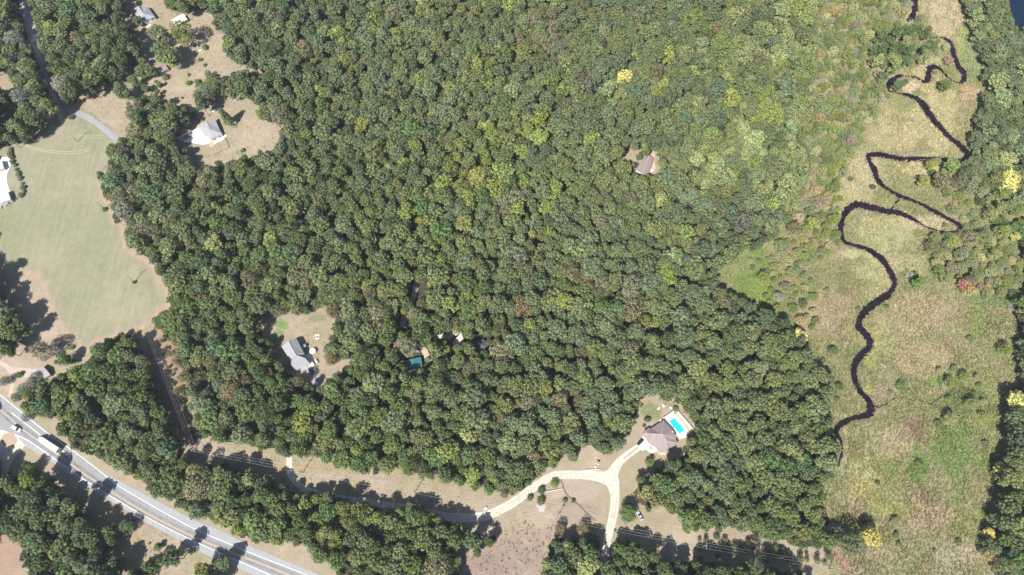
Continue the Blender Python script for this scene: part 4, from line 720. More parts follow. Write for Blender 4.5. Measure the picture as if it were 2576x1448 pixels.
scatter('brown_scrub', 'low mauve brown brambles at the bottom edge beside the gravel drive', 'scrub', np.stack([X, Y, np.full(X.shape, .02)], 1), cs, (.35+.6*npr.rand(len(X)))[:, None]*np.ones(3), tuft('bramble', 18, .8, .7, 4, .07, .9))
X, Y, sx, sy = spread([O['corridor'], O['north lawn'], O['middle yard'], [(300,1335),(560,1345),(760,1448),(380,1448)]], 17000, raster([(1380,1130),(1760,1000),(1760,1400),(1500,1400),(1380,1240)]), 7)
cs = c_lawn(sx, sy, X, Y)*np.exp(npr.normal(-.08, .26, (len(X), 1)))
scatter('dry_weeds', 'tan and brown dry weeds in the power line cut and yards', 'weeds', np.stack([X, Y, np.full(X.shape, .02)], 1), cs, (.3+.45*npr.rand(len(X)))[:, None]*np.ones(3), tuft('weed', 9, .7, .55, 8, .07, .7))

# ---------------------------------------------------------------- bushes, hedge, dead trees
def bush(vx, vy, vr, k, label):
    r_ = vr*mpp(vx, vy); p = P(vx, vy, r_*.8); root = empty('bush', (p.x, p.y, 0), tr.uniform(0, 6.28)); s = r_/1.75
    f = bpy.data.objects.new('foliage', BUSH[tr.randrange(4)]); COL.objects.link(f); f.parent = root; f.scale = (s, s, s*tr.uniform(.8, 1.05)); f.color = (*tint(k, tr), 1)
    st = bpy.data.objects.new('stem', STEM); COL.objects.link(st); st.parent = root; st.scale = (s, s, s)
    tag(root, label, 'bush', 'low bushes standing in the open ground'); return root
BL = tile(0,0,[(1945,460,16),(2060,470,28),(1970,540,14),(2010,598,20),(2055,655,18),(1895,752,16),(1895,832,26),(1660,772,32),(1598,855,26),(1700,590,16),(1045,960,14),(712,1182,28),(1560,820,14),(1450,890,34),(1380,600,30),(1830,985,12)])+tile(0,1,[(1052,658,22),(1345,1392,18),(2435,60,22)])+tile(0,3,[(1578,1165,34),(1500,1118,12),(1345,885,8)])+tile(0,2,[(200,870,28),(560,745,20),(720,600,22)])
BL2 = tile(2,3,[(300,585,36),(290,695,40),(530,685,24),(1035,992,14),(1270,950,12),(180,660,30),(2380,620,10),(620,690,20)])+tile(2,2,[(1360,1320,30),(1645,1215,28),(1330,1385,16),(1300,1180,20)])+[(2207,1214,6),(2240,985,5),(2070,905,6),(2105,1005,6),(2350,1385,5),(2440,850,8),(2312,1165,9),(2255,1345,7),(2262,1368,6),(2412,1365,8),(2400,925,9),(2360,1065,9),(2160,775,6),(2035,745,9),(2080,730,7),(2480,1115,8),(1935,860-70,9),(2140,450,6),(2195,470,7),(2230,770,5),(2300,690,9)]
for k, (x, y, r_) in enumerate(BL+BL2):
    if k < len(BL): r_ /= 3.9954
    elif r_ > 9 and k < len(BL)+12: r_ /= 3.9954
    kd = tr.choice(['olive green', 'green', 'dark green', 'grey green']) if k != 6 else 'bright green'
    bush(x, y, max(r_, 3), kd, poslabel(('small ' if r_ < 7 else 'rounded ')+kd+' bush', x, y))
hedge = empty('hedgerow', P(40, 440)); hp = crop(0,440,8.04,[(270,0),(285,110),(310,190),(340,290),(390,380),(430,480),(470,600),(510,700),(545,800),(575,900),(585,1000),(545,1080)])
d = dens([(p[0]-1.5, p[1]) for p in hp], 1.9)
for k, (q, _) in enumerate(d):
    f = bpy.data.objects.new('shrub', BUSH[k % 4]); COL.objects.link(f); f.parent = hedge; f.matrix_parent_inverse = Matrix.Identity(4); f.location = q+Vector((tr.uniform(-.4, .4), tr.uniform(-.4, .4), 0))-hedge.location; s = tr.uniform(.62, .95); f.scale = (s, s, s*.9); f.rotation_euler = (0, 0, tr.uniform(0, 6)); f.color = (*tint(tr.choice(['grey', 'grey green', 'olive green']), tr), 1)
tag(hedge, 'narrow grey green hedgerow between the hayfield and the white barns', 'hedge')
h2 = empty('low_hedge', P(30, 508)); d = dens(crop(0,440,8.04,[(500,1110),(400,1150),(320,1200),(230,1260),(150,1310),(60,1350),(-120,1420)]), 1.7)
for k, (q, _) in enumerate(d):
    f = bpy.data.objects.new('shrub', BUSH[k % 4]); COL.objects.link(f); f.parent = h2; f.location = q+Vector((tr.uniform(-.3, .3), tr.uniform(-.3, .3), 0))-h2.location; s = tr.uniform(.35, .6); f.scale = (s, s, s*.8); f.color = (*tint(tr.choice(['olive green', 'grey', 'tan']), tr), 1)
tag(h2, 'patchy low hedge curving below the lower white barn', 'hedge')
def dead(vx, vy, vr, mesh, label, lean=(0, 0), sz=1.0, name='dead_tree', z=None):
    r_ = vr*mpp(vx, vy); p = P(vx, vy, r_ if z is None else z); o = bpy.data.objects.new(name, mesh); COL.objects.link(o); o.location = (p.x, p.y, 0); s = r_/4.0; o.scale = (s, s, s*sz); o.rotation_euler = (lean[0], lean[1], tr.uniform(0, 6.28)); tag(o, label, 'dead tree' if name == 'dead_tree' else 'log', None)
dead(2282,690,18,DEAD[0],'bare pale dead tree in the marsh just right of the stream')
dead(2184,583,10,TWIG[0],'faint bare snag inside the upper stream loop')
dead(2127,862,15,TWIG[1],'silvery bare bush left of the middle stream')
dead(2382,972,25,TWIG[0],'widest silvery bare bush in the right marsh',(0,0),.7)
dead(2545,775,20,TWIG[1],'tall grey bare thicket at the right edge of the marsh'); dead(2532,812,18,TWIG[0],'grey bare thicket below the tallest one at the right edge'); dead(2520,845,13,TWIG[1],'small grey bare thicket nearest the right marsh edge trees')
dead(1853,515,14,DEAD[1],'white bare snag poking through the forest above the marsh',(.2,.5),1.6)
dead(2600-45,890,14,DEAD[2],'thin bare dead tree against the right forest edge',(0,.3),1.2)
dead(2112,1350,22,DEAD[2],'large white branched dead tree beside the red dirt track',(.3,.2),1.1); dead(2080,1394,11,DEAD[0],'small white fallen dead tree left of the red dirt track',(.8,.4),1)
dead(2402,1108,9,TWIG[1],'small grey bare bush on the bright green marsh patch'); dead(2455,905,9,TWIG[0],'small grey twiggy bush in the right marsh'); dead(2300+50,640,8,TWIG[0],'small grey twiggy bush among the autumn trees')
dead(1224,1190,11,DEAD[1],'bare grey dead tree at the wood edge above the power line cut',(.1,.2),1.2); dead(1700,1000,10,DEAD[0],'bare pale dead tree above the swimming pool',(0,.1),1.2)
dead(1605,960,9,DEAD[2],'bare leaning dead tree in the middle wood',(.1,.3),1.8); dead(1560,955-10,9,TWIG[0],'pale twiggy dead crown in the middle wood',(0,0),2.6); dead(2050,232-20,9,DEAD[0],'bare dead tree in the swamp wood near the top',(.1,.2),1.5); dead(2215,165,8,DEAD[1],'white dead tree at the upper stream thicket',(.1,.2),1.4); dead(2290,50,9,TWIG[1],'bare bush below the upper stream'); dead(2120,140,9,TWIG[0],'pale bare crown between the orange trees',(0,0),1.8)
dead(2115,190,9,DEAD[2],'bare grey dead tree left of the yellow swamp trees',(.1,.1),1.5); dead(2447,262,10,TWIG[0],'grey bare bush at the right edge of the upper marsh')
def log(a, b, r_, label):
    A = P(*a, .25); B_ = P(*b, .3); mb = MB().tube(A, B_, r_, r_*.5, 7); m_ = A.lerp(B_, .6); mb.tube(m_, m_+Vector((.9, .6, .3)), r_*.4, r_*.15, 5); mb.tube(m_, m_+Vector((-.5, .9, .2)), r_*.35, r_*.12, 5)
    tag(mb.build('fallen_log', M['deadwood'], None, True), label, 'log', None)
log((2215,916),(2229,926),.35,'pale fallen log on the marsh right of the stream bend'); log((2447,142),(2441,152),.3,'white fallen log on green ground right of the upper stream'); log((1301,1408),(1314,1419),.2,'thin pale pole lying in the brown scrub'); log((2033,1377),(2041,1373),.3,'short white log at the shaded wood edge near the bottom')
log((2421,742),(2428,732),.22,'pale log below the red marsh tree')

# ---------------------------------------------------------------- buildings
def house(name, label, cat, conv, verts, faces, roofmat, wallmat='wall', ridges=(), inset=.95, over=.14, windows=True, extra=None, open_=False):
    pts = [P(*(conv([(x, y)])[0]), z) for x, y, z in verts]; c = sum(pts, Vector())/len(pts); c.z = 0; root = empty(name, c); pts = [p-c for p in pts]
    tri = [tuple(f) for f in faces]; ro = meshobj('roof', pts, tri, M[roofmat], root)
    bm = bmesh.new(); bm.from_mesh(ro.data); bmesh.ops.triangulate(bm, faces=[f for f in bm.faces if len(f.verts) > 4]); bmesh.ops.recalc_face_normals(bm, faces=bm.faces)
    if sum(f.normal.z for f in bm.faces) < 0: bmesh.ops.reverse_faces(bm, faces=bm.faces)
    bedges = [(e.verts[0].index, e.verts[1].index) for e in bm.edges if e.is_boundary]; tris = [tuple(v.index for v in f.verts) for f in bm.faces]; bm.to_mesh(ro.data); bm.free()
    so_ = ro.modifiers.new('thickness', 'SOLIDIFY'); so_.thickness = .18; so_.offset = -1
    w = [Vector((p.x*inset, p.y*inset, p.z-.32)) for p in pts]; n = len(w)
    if not open_:
        v = w+[Vector((p.x, p.y, -.05)) for p in w]; f = tris+[(a, b, b+n, a+n) for a, b in bedges]
        wl = meshobj('wall', v, f, M[wallmat], root); bm = bmesh.new(); bm.from_mesh(wl.data); bmesh.ops.recalc_face_normals(bm, faces=bm.faces); bm.to_mesh(wl.data); bm.free()
    if windows and not open_:
        door = False
        for a, b in bedges:
            A, B_ = w[a], w[b]; L = (B_-A); L.z = 0; ln = L.length
            if ln < 3.4: continue
            t = L.normalized(); nn = Vector((t.y, -t.x, 0)); mid = (A+B_)/2
            if nn.dot(mid) < 0: nn = -nn
            ang = math.atan2(t.y, t.x); m = int(ln/3.2)
            for k in range(m):
                q = A+L*((k+.5)/m)+nn*.03
                if not door and k == m//2:
                    dr = MB().box((q.x, q.y, 1.05), (1.0, .08, 2.1), ang).build('door', M['white'], root); MB().box((q.x+t.x*.35+nn.x*.07, q.y+t.y*.35+nn.y*.07, 1.05), (.08, .06, .08), ang).build('handle', M['steel'], dr); door = True
                else:
                    fr = MB().box((q.x, q.y, 1.55), (1.25, .08, 1.25), ang).build('window', M['glass'], root); g_ = MB()
                    for dx, dz, sx_, sz_ in ((0, .66, 1.4, .1), (0, -.66, 1.4, .1), (-.66, 0, .1, 1.22), (.66, 0, .1, 1.22)): g_.box((q.x+t.x*dx+nn.x*.02, q.y+t.y*dx+nn.y*.02, 1.55+dz), (sx_, .1, sz_), ang)
                    g_.build('frame', M['white'], fr)
    if open_:
        for i in open_:
            MB().tube((w[i].x, w[i].y, 0), (w[i].x, w[i].y, w[i].z+.15), .09).build('post', M['white'], root)
    if ridges:
        mb = MB()
        for a, b in ridges: mb.tube(pts[a]+Vector((0, 0, .03)), pts[b]+Vector((0, 0, .03)), .16, .16, 6)
        mb.build('ridge_cap', M['ridge' if roofmat == 'brownroof' else roofmat], root)
    if not open_ and len(tris) > 2:
        for q_ in (0, len(tris)-1):
            a_, b_, c_ = [pts[i] for i in tris[q_]][:3]; g0 = a_*.34+b_*.36+c_*.3; MB().tube((g0.x, g0.y, g0.z-.1), (g0.x, g0.y, g0.z+.45), .16, .16, 8).build('vent', M['steel'], root)
    tag(root, label, cat); root['_c'] = list(c)
    if extra: extra(root, lambda x, y, z: P(*(conv([(x, y)])[0]), z)-c)
    return root
zc1 = lambda L: crop(1840,1180,8.045,L); zc2 = lambda L: crop(800,960,8.517,L); zc3 = lambda L: crop(500,320,9.05,L); zc4 = lambda L: crop(340,0,6.034,L); zc5 = lambda L: crop(1800,420,12.07,L); zc6 = lambda L: crop(1150,960,8.05,L); zc7 = lambda L: crop(0,440,8.04,L); zc8 = lambda L: crop(0,1040,4.021,L)
zd1 = lambda L: crop(1580,1330,6.297,L); zd6 = lambda L: crop(1380,1340,6.58,L); zd3 = lambda L: crop(420,1000,3.81,L)
def tank(root_or_none, a, b, r_, name, label, cat, mat='white'):
    A, B_ = a, b; mb = MB().tube(A+Vector((0, 0, r_+.2)), B_+Vector((0, 0, r_+.2)), r_, r_, 14); d_ = (B_-A).normalized()*r_*.6
    mb.tube(A+Vector((0, 0, r_+.2)), A-d_+Vector((0, 0, r_+.2)), r_, r_*.45, 14); mb.tube(B_+Vector((0, 0, r_+.2)), B_+d_+Vector((0, 0, r_+.2)), r_, r_*.45, 14)
    root = empty(name, (0, 0, 0)); mb.build('shell', M[mat], root, True); f = MB(); m_ = (A+B_)/2
    for q in (A.lerp(B_, .2), A.lerp(B_, .8)): f.box((q.x, q.y, .15), (.2, r_*1.6, .3), math.atan2(d_.y, d_.x))
    f.build('foot', M['concrete'], root); MB().tube((m_.x, m_.y, 2*r_+.15), (m_.x, m_.y, 2*r_+.4), .18, .16, 10).build('valve_dome', M['steel'], root); tag(root, label, cat)
# house with the pool
def pool_extra(root, L):
    MB().tube(L(1045,690,5.2), L(1045,690,6.1), .25, .25, 8).build('chimney', M['white'], root)
    for q in ((330,760,.3),): pass
house('pool_house', 'mauve brown hipped house beside the turquoise swimming pool', 'house', zc1,
 [(385,655,2.8),(505,590,2.8),(520,622,2.8),(840,412,2.8),(1050,640,2.8),(1135,770,2.8),(1125,860,2.8),(1185,962,2.8),(1030,1060,2.8),(965,1185,2.8),(720,1180,2.8),(640,1050,2.8),(510,1000,2.8),(425,860,2.8),(345,770,2.8),(620,735,5.6),(795,745,6.3),(905,900,5.4),(450,715,4.0),(835,860,5.6),(690,930,4.6)],
 [(0,1,18),(14,0,18),(1,2,15,18),(2,3,16,15),(3,4,16),(4,5,16),(5,6,16),(6,7,17,16),(7,8,17),(8,9,17),(9,19,17),(16,17,19),(9,10,19),(10,20,19),(10,11,20),(11,12,20),(12,15,20),(20,15,16,19),(12,13,15),(13,14,18,15)],
 'brownroof', 'wall', [(15,16),(3,16),(6,16),(16,17),(17,7),(18,14),(12,15)], .955, extra=pool_extra)
S(flat('concrete_apron', zc1([(190,945),(350,805),(400,820),(470,900),(515,1010),(500,1060),(435,1075),(345,1145),(270,1090)]), .07, M['concrete']))
S(strip('front_walk', [p+(1.7,) for p in zc1([(440,1070),(490,1120),(550,1150),(610,1135),(640,1095)])], .073, M['concrete'], step=.4))
S(flat('sand_bed', zc1([(545,985),(640,1010),(660,1090),(590,1110),(540,1060)]), .068, M['dirt'])); S(flat('flower_bed', zc1([(700,1190),(960,1190),(880,1250),(760,1240)]), .068, M['dirt']))
S(flat('pool_deck', zc1([(905,350),(1045,255),(1090,275),(1455,700),(1375,745),(1370,810),(1215,862),(1195,800),(1120,700),(960,520)]), .08, M['white']))
S(flat('side_terrace', zc1([(1130,250),(1175,225),(1545,665),(1460,705),(1100,285)]), .07, M['dirt'])); S(flat('back_terrace', zc1([(845,395),(905,350),(960,520),(1120,700),(1195,800),(1170,800),(1040,640)]), .07, M['concrete']))
pr = empty('swimming_pool', P(*zc1([(1150,550)])[0])); pc = pr.location
pv = [P(*zc1([q])[0], .11)-pc for q in ((1092,352),(1342,650),(1215,742),(953,440))]
meshobj('water', pv, [(0, 1, 2, 3)] if True else [], M['pool'], pr); cp = MB()
for a, b in zip(pv, pv[1:]+pv[:1]): cp.tube(a, b, .14, .14, 6)
cp.build('coping', M['white'], pr); tag(pr, 'turquoise rectangular swimming pool with a white deck', 'pool')
ld = MB(); a = pv[3].lerp(pv[2], .45); 
for k in (-.25, .25): ld.tube(a+Vector((k, 0, 0)), a+Vector((k, .3, .8)), .04); ld.tube(a+Vector((k, .3, .8)), a+Vector((k, .6, 0)), .04)
ld.build('ladder', M['steel'], pr)
def wallrun(name, label, pts, h, th, mat, cat='wall', cap=None):
    w = [P(*p) for p in pts]; c = w[0].copy(); root = empty(name, c); mb = MB()
    for a, b in zip(w, w[1:]):
        m_ = (a+b)/2-c; mb.box((m_.x, m_.y, h/2), ((b-a).length+th, th, h), math.atan2(b.y-a.y, b.x-a.x))
    mb.build('panel', M[mat], root); k_ = MB()
    for q in w: q = q-c; k_.box((q.x, q.y, (h+.15)/2), (th+.12, th+.12, h+.15))
    k_.build('post', M[cap or mat], root); tag(root, label, cat); return root
wallrun('pool_fence', 'white fence closing the upper end of the swimming pool', zc1([(832,372),(945,295),(1062,218)]), 1.6, .35, 'white', 'fence'); wallrun('pool_fence', 'long white fence on the right side of the swimming pool', zc1([(1170,228),(1290,365),(1415,512),(1540,665)]), 1.5, .22, 'white', 'fence')
def rails(name, label, pts, h, mat, n=3, cat='fence', step=2.4, r_=.06):
    w = [P(*p) for p in pts]; c = w[0].copy(); root = empty(name, c); rl = MB()
    for a, b in zip(w, w[1:]):
        for k in range(n): z = h*(k+1)/n-.05; rl.tube(a-c+Vector((0, 0, z)), b-c+Vector((0, 0, z)), r_, r_, 6)
        m = max(1, int((b-a).length/step))
        for k in range(m+1):
            q = a.lerp(b, k/m)-c; MB().box((q.x, q.y, h/2), (.14, .14, h)).build('post', M[mat], root)
    rl.build('rail', M[mat], root); tag(root, label, cat)
rails('rail_fence', 'short white rail fence above the gravel drive', zd1([(850,305),(1130,287)]), .9, 'white', 2, r_=.09); rails('rail_fence', 'white rail fence between the drive bushes and the ditch', zd1([(95,715),(260,680),(425,650)]), 1.0, 'white', 2, r_=.1)
S(strip('grass_median', [(1607,1124,.7),(1594,1134,.8),(1580,1146,.8),(1568,1156,.6)], .062, M['wood'], .4, step=.6))
for dx in (0, 5):
    S(strip('tyre_track', [(q[0]+dx*.3, q[1]+dx, .45) for q in tile(0,1,[(250,-10),(300,25),(420,55),(560,72),(700,78),(820,68),(890,40)])], .05, simple('pressed grass', (.34,.31,.24), .95, 0, .1, 1), .3, step=1)); S(strip('tyre_track', [(q[0]+dx*.2, q[1]+dx, .3) for q in tile(0,0,[(680,1350),(800,1362),(950,1368),(1050,1362)])], .05, simple('pressed grass', (.31,.29,.22), .95, 0, .1, 1), .3, step=1))
RUT = simple('packed gravel', (.40,.37,.31), .95, 0, .2, .8)
for off in (-3.6, 3.6):
    S(strip('wheel_rut', [(x, y+off, .55) for x, y in ((1106,1297),(1156,1303),(1194,1302),(1231,1295),(1288,1267),(1338,1230),(1383,1201),(1413,1195),(1463,1195),(1500,1199))], .060, RUT, .35, step=1)); S(strip('wheel_rut', [(x+off, y, .55) for x, y in ((1547,1250),(1544,1287),(1536,1325),(1528,1357),(1523,1387),(1518,1412))], .066, RUT, .35, step=1))
WEAR = simple('tyre worn asphalt', (.205,.205,.215), .85, 0, .12, .5)
for off in (-8.5, -4.5, 4.0, 8.0):
    S(strip('wheel_path', [(p[0]-off*.35, p[1]+off, .8) for p in YEL], .062, WEAR, .2, step=2))
S(strip('ditch', [p+(.7,) for p in zd1([(395,480),(430,560),(450,650),(520,760),(640,870),(790,1000),(880,1100),(1045,1240)])], .06, M['bark'], .5, step=.7))
hp = P(*zd1([(1040,240)])[0]); hoop = empty('basketball_hoop', hp, -.5); MB().tube((0, 0, 0), (0, 0, 3.2), .08).tube((0, 0, 3.1), (0, .9, 3.5), .06).build('pole', M['black'], hoop); MB().box((0, .95, 3.55), (1.8, .08, 1.15)).build('backboard', M['white'], hoop)
mb = MB()
for k in range(12): a = k*math.pi/6; b = a+math.pi/6; mb.tube((.23*math.cos(a), 1.25+.23*math.sin(a), 3.05), (.23*math.cos(b), 1.25+.23*math.sin(b), 3.05), .025, .025, 5)
mb.build('rim', M['reddirt'], hoop); MB().box((0, -.2, .18), (.8, 1.2, .35), 0, .8).build('base', M['white'], hoop); tag(hoop, 'white portable basketball hoop on the lawn above the drive', 'hoop')
def cabinet(p, name, label, cat, d=(1.2, .8, 1.0), rz=.4, mat='white'):
    o = empty(name, p, rz); MB().box((0, 0, d[2]/2+.05), d).build('body', M[mat], o, bevel=.05); MB().box((0, 0, d[2]+.09), (d[0]+.12, d[1]+.12, .08)).build('lid', M[mat], o); MB().box((0, -d[1]/2-.02, d[2]/2), (d[0]*.8, .03, d[2]*.7)).build('door', M['steel'], o); MB().box((0, 0, .03), (d[0]+.3, d[1]+.3, .06)).build('base', M['concrete'], o); tag(o, label, cat)
cabinet(P(*zd6([(280,990)])[0]), 'utility_cabinet', 'small white utility cabinet beside the gravel drive', 'cabinet', (1.5, .7, .9))
S(flat('bare_patch', zd6([(350+75*math.cos(t), 1365+85*math.sin(t)) for t in np.linspace(0, 6.283, 20)[:-1]]), .05, M['dirt'])); S(flat('gravel_patch', zd6([(1240,940),(1300,905),(1420,900),(1440,970),(1400,1050),(1310,1060),(1300,990)]), .05, simple('grey gravel', (.38,.35,.34), .95, 0, .12, 1)))
for k, (x, y) in enumerate(((720,145),(835,80),(1005,125),(760,425))): cabinet(P(*zc1([(x, y)])[0]), 'garden_box', ['white garden bench box left of the pool yard', 'round white tub at the top of the pool yard', 'white box near the upper pool fence', 'small white air unit behind the pool house'][k], 'box', (1.3, .6, .5), .8+k)
# grey gabled house
def gx(root, L):
    v = L(800,560,0); mb = MB()
S(flat('patio', zc2([(800,700),(870,660),(960,640),(1000,830),(930,870),(900,920),(850,800)]), .07, M['concrete'])); S(flat('parking_pad', zc2([(760,960),(900,900),(1000,1000),(1200,1250),(1230,1340),(1080,1448),(960,1400),(900,1200),(760,1130),(640,1090)]), .06, simple('grey parking gravel', (.30,.28,.29), .95, 0, .2, 1)))
house('gabled_house', 'large grey gabled two storey house in the middle yard', 'house', zc2,
 [(385,338,7.4),(588,285,5.0),(765,640,5.0),(578,690,7.4),(210,480,4.4),(440,835,4.0),(505,795,6.0),(400,865,3.4),(445,930,5.4),(800,768,5.4),(915,895,3.4),(545,1040,3.4),(775,700,3.9)],
 [(0,1,2,3),(0,3,6,5,4),(5,6,3,12,9,8),(7,5,8),(8,9,10,11),(7,8,11)], 'lightroof', 'wall', [(0,3),(3,6),(8,9)], .97)
house('back_porch', 'small dark roofed back porch against the grey gabled house', 'porch', zc2, [(700,470,2.6),(800,400,2.6),(820,470,2.6),(735,520,2.6),(765,445,3.0)], [(0,1,4),(1,2,4),(2,3,4),(3,0,4)], 'shade', 'wall', windows=False, open_=(0,1,2,3))
um = empty('patio_umbrella', P(*zc2([(1010,612)])[0])); MB().tube((0, 0, 0), (0, 0, 2.5), .05).build('pole', M['steel'], um); mb = MB().tube((0, 0, 2.05), (0, 0, 2.6), 1.75, .08, 12); mb.build('canopy', M['whiteroof'], um); MB().tube((0, 0, 0), (0, 0, .15), .4, .35, 12).build('base', M['concrete'], um); tag(um, 'round white patio umbrella beside the grey gabled house', 'umbrella')
tank(None, P(*zc2([(1075,815)])[0]), P(*zc2([(1110,885)])[0]), .62, 'propane_tank', 'white propane tank right of the grey gabled house', 'tank')
cv = empty('covered_trailer', P(*zc2([(970,905)])[0]), -.9); MB().box((0, 0, .9), (3.6, 2.0, .9), 0, .85).build('cover', M['white'], cv, bevel=.1); MB().box((0, 0, .4), (3.4, 1.8, .12)).tube((1.7, 0, .4), (2.8, 0, .4), .06).build('chassis', M['steel'], cv)
for s_ in (-1, 1): MB().tube((0, s_*.95, .33), (0, s_*1.12, .33), .33, .33, 14).build('wheel', M['black'], cv)
tag(cv, 'white covered trailer at the corner of the grey gabled house', 'trailer')
fr = empty('fire_pit', P(*zc2([(1095,232)])[0])); mb = MB()
for k in range(16): a = k*math.pi/8; mb.box((1.75*math.cos(a), 1.75*math.sin(a), .16), (.62, .3, .32), a+1.57)
mb.build('stone_ring', M['stone'], fr); mb = MB()
for k in range(5): a = k*1.25; mb.tube((.6*math.cos(a), .6*math.sin(a), .08), (-.1*math.cos(a), -.1*math.sin(a), .35), .1, .08, 7)
mb.build('wood', M['bark'], fr); S(flat('ash_patch', zc2([(1095+60*math.cos(t), 232+65*math.sin(t)) for t in np.linspace(0, 6.283, 18)[:-1]]), .05, M['concrete'])); tag(fr, 'round pale stone fire pit on the middle yard', 'fire pit')
for k, (x, y) in enumerate(((1080,160),(1065,255),(1120,250))):
    ch = empty('garden_chair', P(*zc2([(x, y)])[0]), [3.0, 1.2, -1.4][k]); MB().box((0, 0, .42), (.6, .55, .06)).build('seat', M['wood'], ch); MB().box((0, .3, .75), (.6, .06, .7)).build('backrest', M['wood'], ch)
    for sx_ in (-.25, .25):
        for sy_ in (-.22, .25): MB().box((sx_, sy_, .2), (.06, .06, .4)).build('leg', M['wood'], ch)
    tag(ch, ['dark garden chair above the stone fire pit', 'dark garden chair on the left of the fire pit', 'dark garden chair on the right of the fire pit'][k], 'chair')
rails('dark_fence', 'dark curved fence at the lower left of the grey gabled house', zc2([(320,790),(345,880),(380,960),(440,1050)]), 1.3, 'navy', 4)
# grey hipped house, upper left
S(flat('concrete_drive', zc3([(120,770),(330,665),(545,560),(555,590),(600,565),(730,495),(840,640),(980,740),(1010,870),(990,920),(830,945),(700,920),(580,900),(450,890),(370,882),(300,820),(200,800)]), .06, M['whiteroof']))
S(flat('dark_drive_patch', zc3([(300,760),(530,585),(560,600),(595,715),(420,800),(330,850)]), .066, M['asphalt'])); S(flat('porch_slab', zc3([(1135,810),(1385,695),(1425,800),(1130,945)]), .08, M['concrete'])); S(flat('side_slab', zc3([(1400,600),(1440,560),(1485,720),(1420,770)]), .07, M['concrete']))  # the drive's darker patch is a flat sheet in the highway's grey
S(strip('stepping_path', [p+(2.2,) for p in zc3([(1000,800),(1050,900),(1090,1000)])], .07, M['dirt'], .1, step=.5))
house('hipped_house', 'grey hipped house with a white driveway in the upper left clearing', 'house', zc3,
 [(700,432,3.2),(960,345,5.0),(1168,232,3.2),(1292,538,3.2),(1365,655,3.0),(1060,812,3.0),(905,715,3.2),(1045,540,5.6)], [(0,1,7,6),(1,2,3,7),(7,3,4,5,6)], 'shade', 'wall', [(1,7),(7,6),(7,3)], .96)
house('front_porch', 'white porch roof on the front of the grey hipped house', 'porch', zc3, [(955,738,2.9),(1310,585,2.95),(1362,655,2.4),(1062,812,2.4)], [(0,1,2,3)], 'whiteroof', windows=False, open_=(2,3))
rails('wire_fence', 'dark wire fence around the lawn below the grey hipped house', zc3([(1432,775),(1500,900),(1555,1025),(1350,1130),(1150,1218)]), 1.2, 'pole', 3)
tank(None, P(*zc3([(1130,82)])[0]), P(*zc3([(1205,45)])[0]), .7, 'propane_tank', 'white propane tank above the grey hipped house', 'tank')
pl = empty('garden_swing', P(*zc3([(1880,1110)])[0]), .3); mb = MB()
for s_ in (-1.1, 1.1): mb.tube((s_, -.8, 0), (s_, 0, 2), .06).tube((s_, .8, 0), (s_, 0, 2), .06)
mb.tube((-1.2, 0, 2), (1.2, 0, 2), .07).build('frame', M['white'], pl); MB().box((0, 0, .5), (1.6, .6, .08)).box((0, .3, .8), (1.6, .06, .6)).build('seat', M['wood'], pl); tag(pl, 'small white framed garden swing on the green spot right of the hipped house', 'swing')
# northwest house, carport and shed
house('northwest_house', 'white and grey roofed house at the top left', 'house', zc4, [(395,105,3.0),(560,128,3.0),(690,300,3.0),(490,388,3.0),(345,270,3.0),(300,160,3.0),(395,112,4.6),(490,242,5.6)], [(0,1,7,6),(1,2,7),(2,3,7),(3,4,7),(4,5,6,7),(5,0,6)], 'lightroof', 'wall', [(6,7),(7,3),(7,2)], .95)
S(flat('roof_terrace', zc4([(300,135),(375,110),(410,220),(350,250)]), .08, M['dirt'])); S(flat('yard_slab', zc4([(520,480),(610,420),(615,450),(540,495)]), .07, M['concrete']))
house('carport', 'long white roofed carport right of the northwest house', 'carport', zc4, [(978,352,3.0),(1185,250,3.0),(1258,342,2.7),(1052,472,2.7)], [(0,1,2,3)], 'whiteroof', open_=(0,1,2,3), windows=False)
house('mauve_shed', 'mauve gabled shed with one pale slope in the upper left field', 'shed', zc4, [(718,1212,2.3),(738,1250,3.3),(790,1295,2.3),(925,1215,2.3),(880,1165,3.3),(845,1140,2.3)], [(0,1,4,5),(1,2,3,4)], 'brownroof', 'wood', [(1,4)], .95)
tank(None, P(*zc4([(195,355)])[0]), P(*zc4([(212,388)])[0]), .55, 'propane_tank', 'white propane tank left of the northwest house', 'tank'); cabinet(P(*zc4([(240,445)])[0]), 'white_bin', 'small white bin below the northwest house', 'bin', (1.2,1,.9)); cabinet(P(*zc4([(1480,900)])[0]), 'white_crate', 'low white crate in the upper left field', 'crate', (2,.6,.3))
# the long house in the forest, teal and dark roofs, small blue grey shed
S(flat('gravel_yard', zc5([(1260,290),(1400,280),(1440,420),(1420,700),(1480,900),(1400,920),(1300,1060),(1210,1050),(1400,540),(1300,430)]), .05, M['dirt']))
house('long_house', 'long mauve brown gabled house in the small forest clearing', 'house', zc5, [(1100,420,3.2),(1240,430,5.0),(1390,535,3.2),(1195,1080,3.2),(975,1065,5.0),(755,925,3.2)], [(0,1,4,5),(1,2,3,4)], 'brownroof', 'wall', [(1,4)], .95)
tank(None, P(*zc5([(1290,985)])[0]), P(*zc5([(1370,985)])[0]), .9, 'propane_tank', 'white propane tank beside the long brown forest house', 'tank')
house('teal_roofed_house', 'teal roofed building half hidden by trees below the red tree', 'house', zc6, [(300,785,3.0),(480,735,4.2),(668,690,3.0),(705,905,3.0),(520,960,4.2),(340,1110,3.0)], [(0,1,4,5),(1,2,3,4)], 'teal', 'wall', [(1,4)], .95)
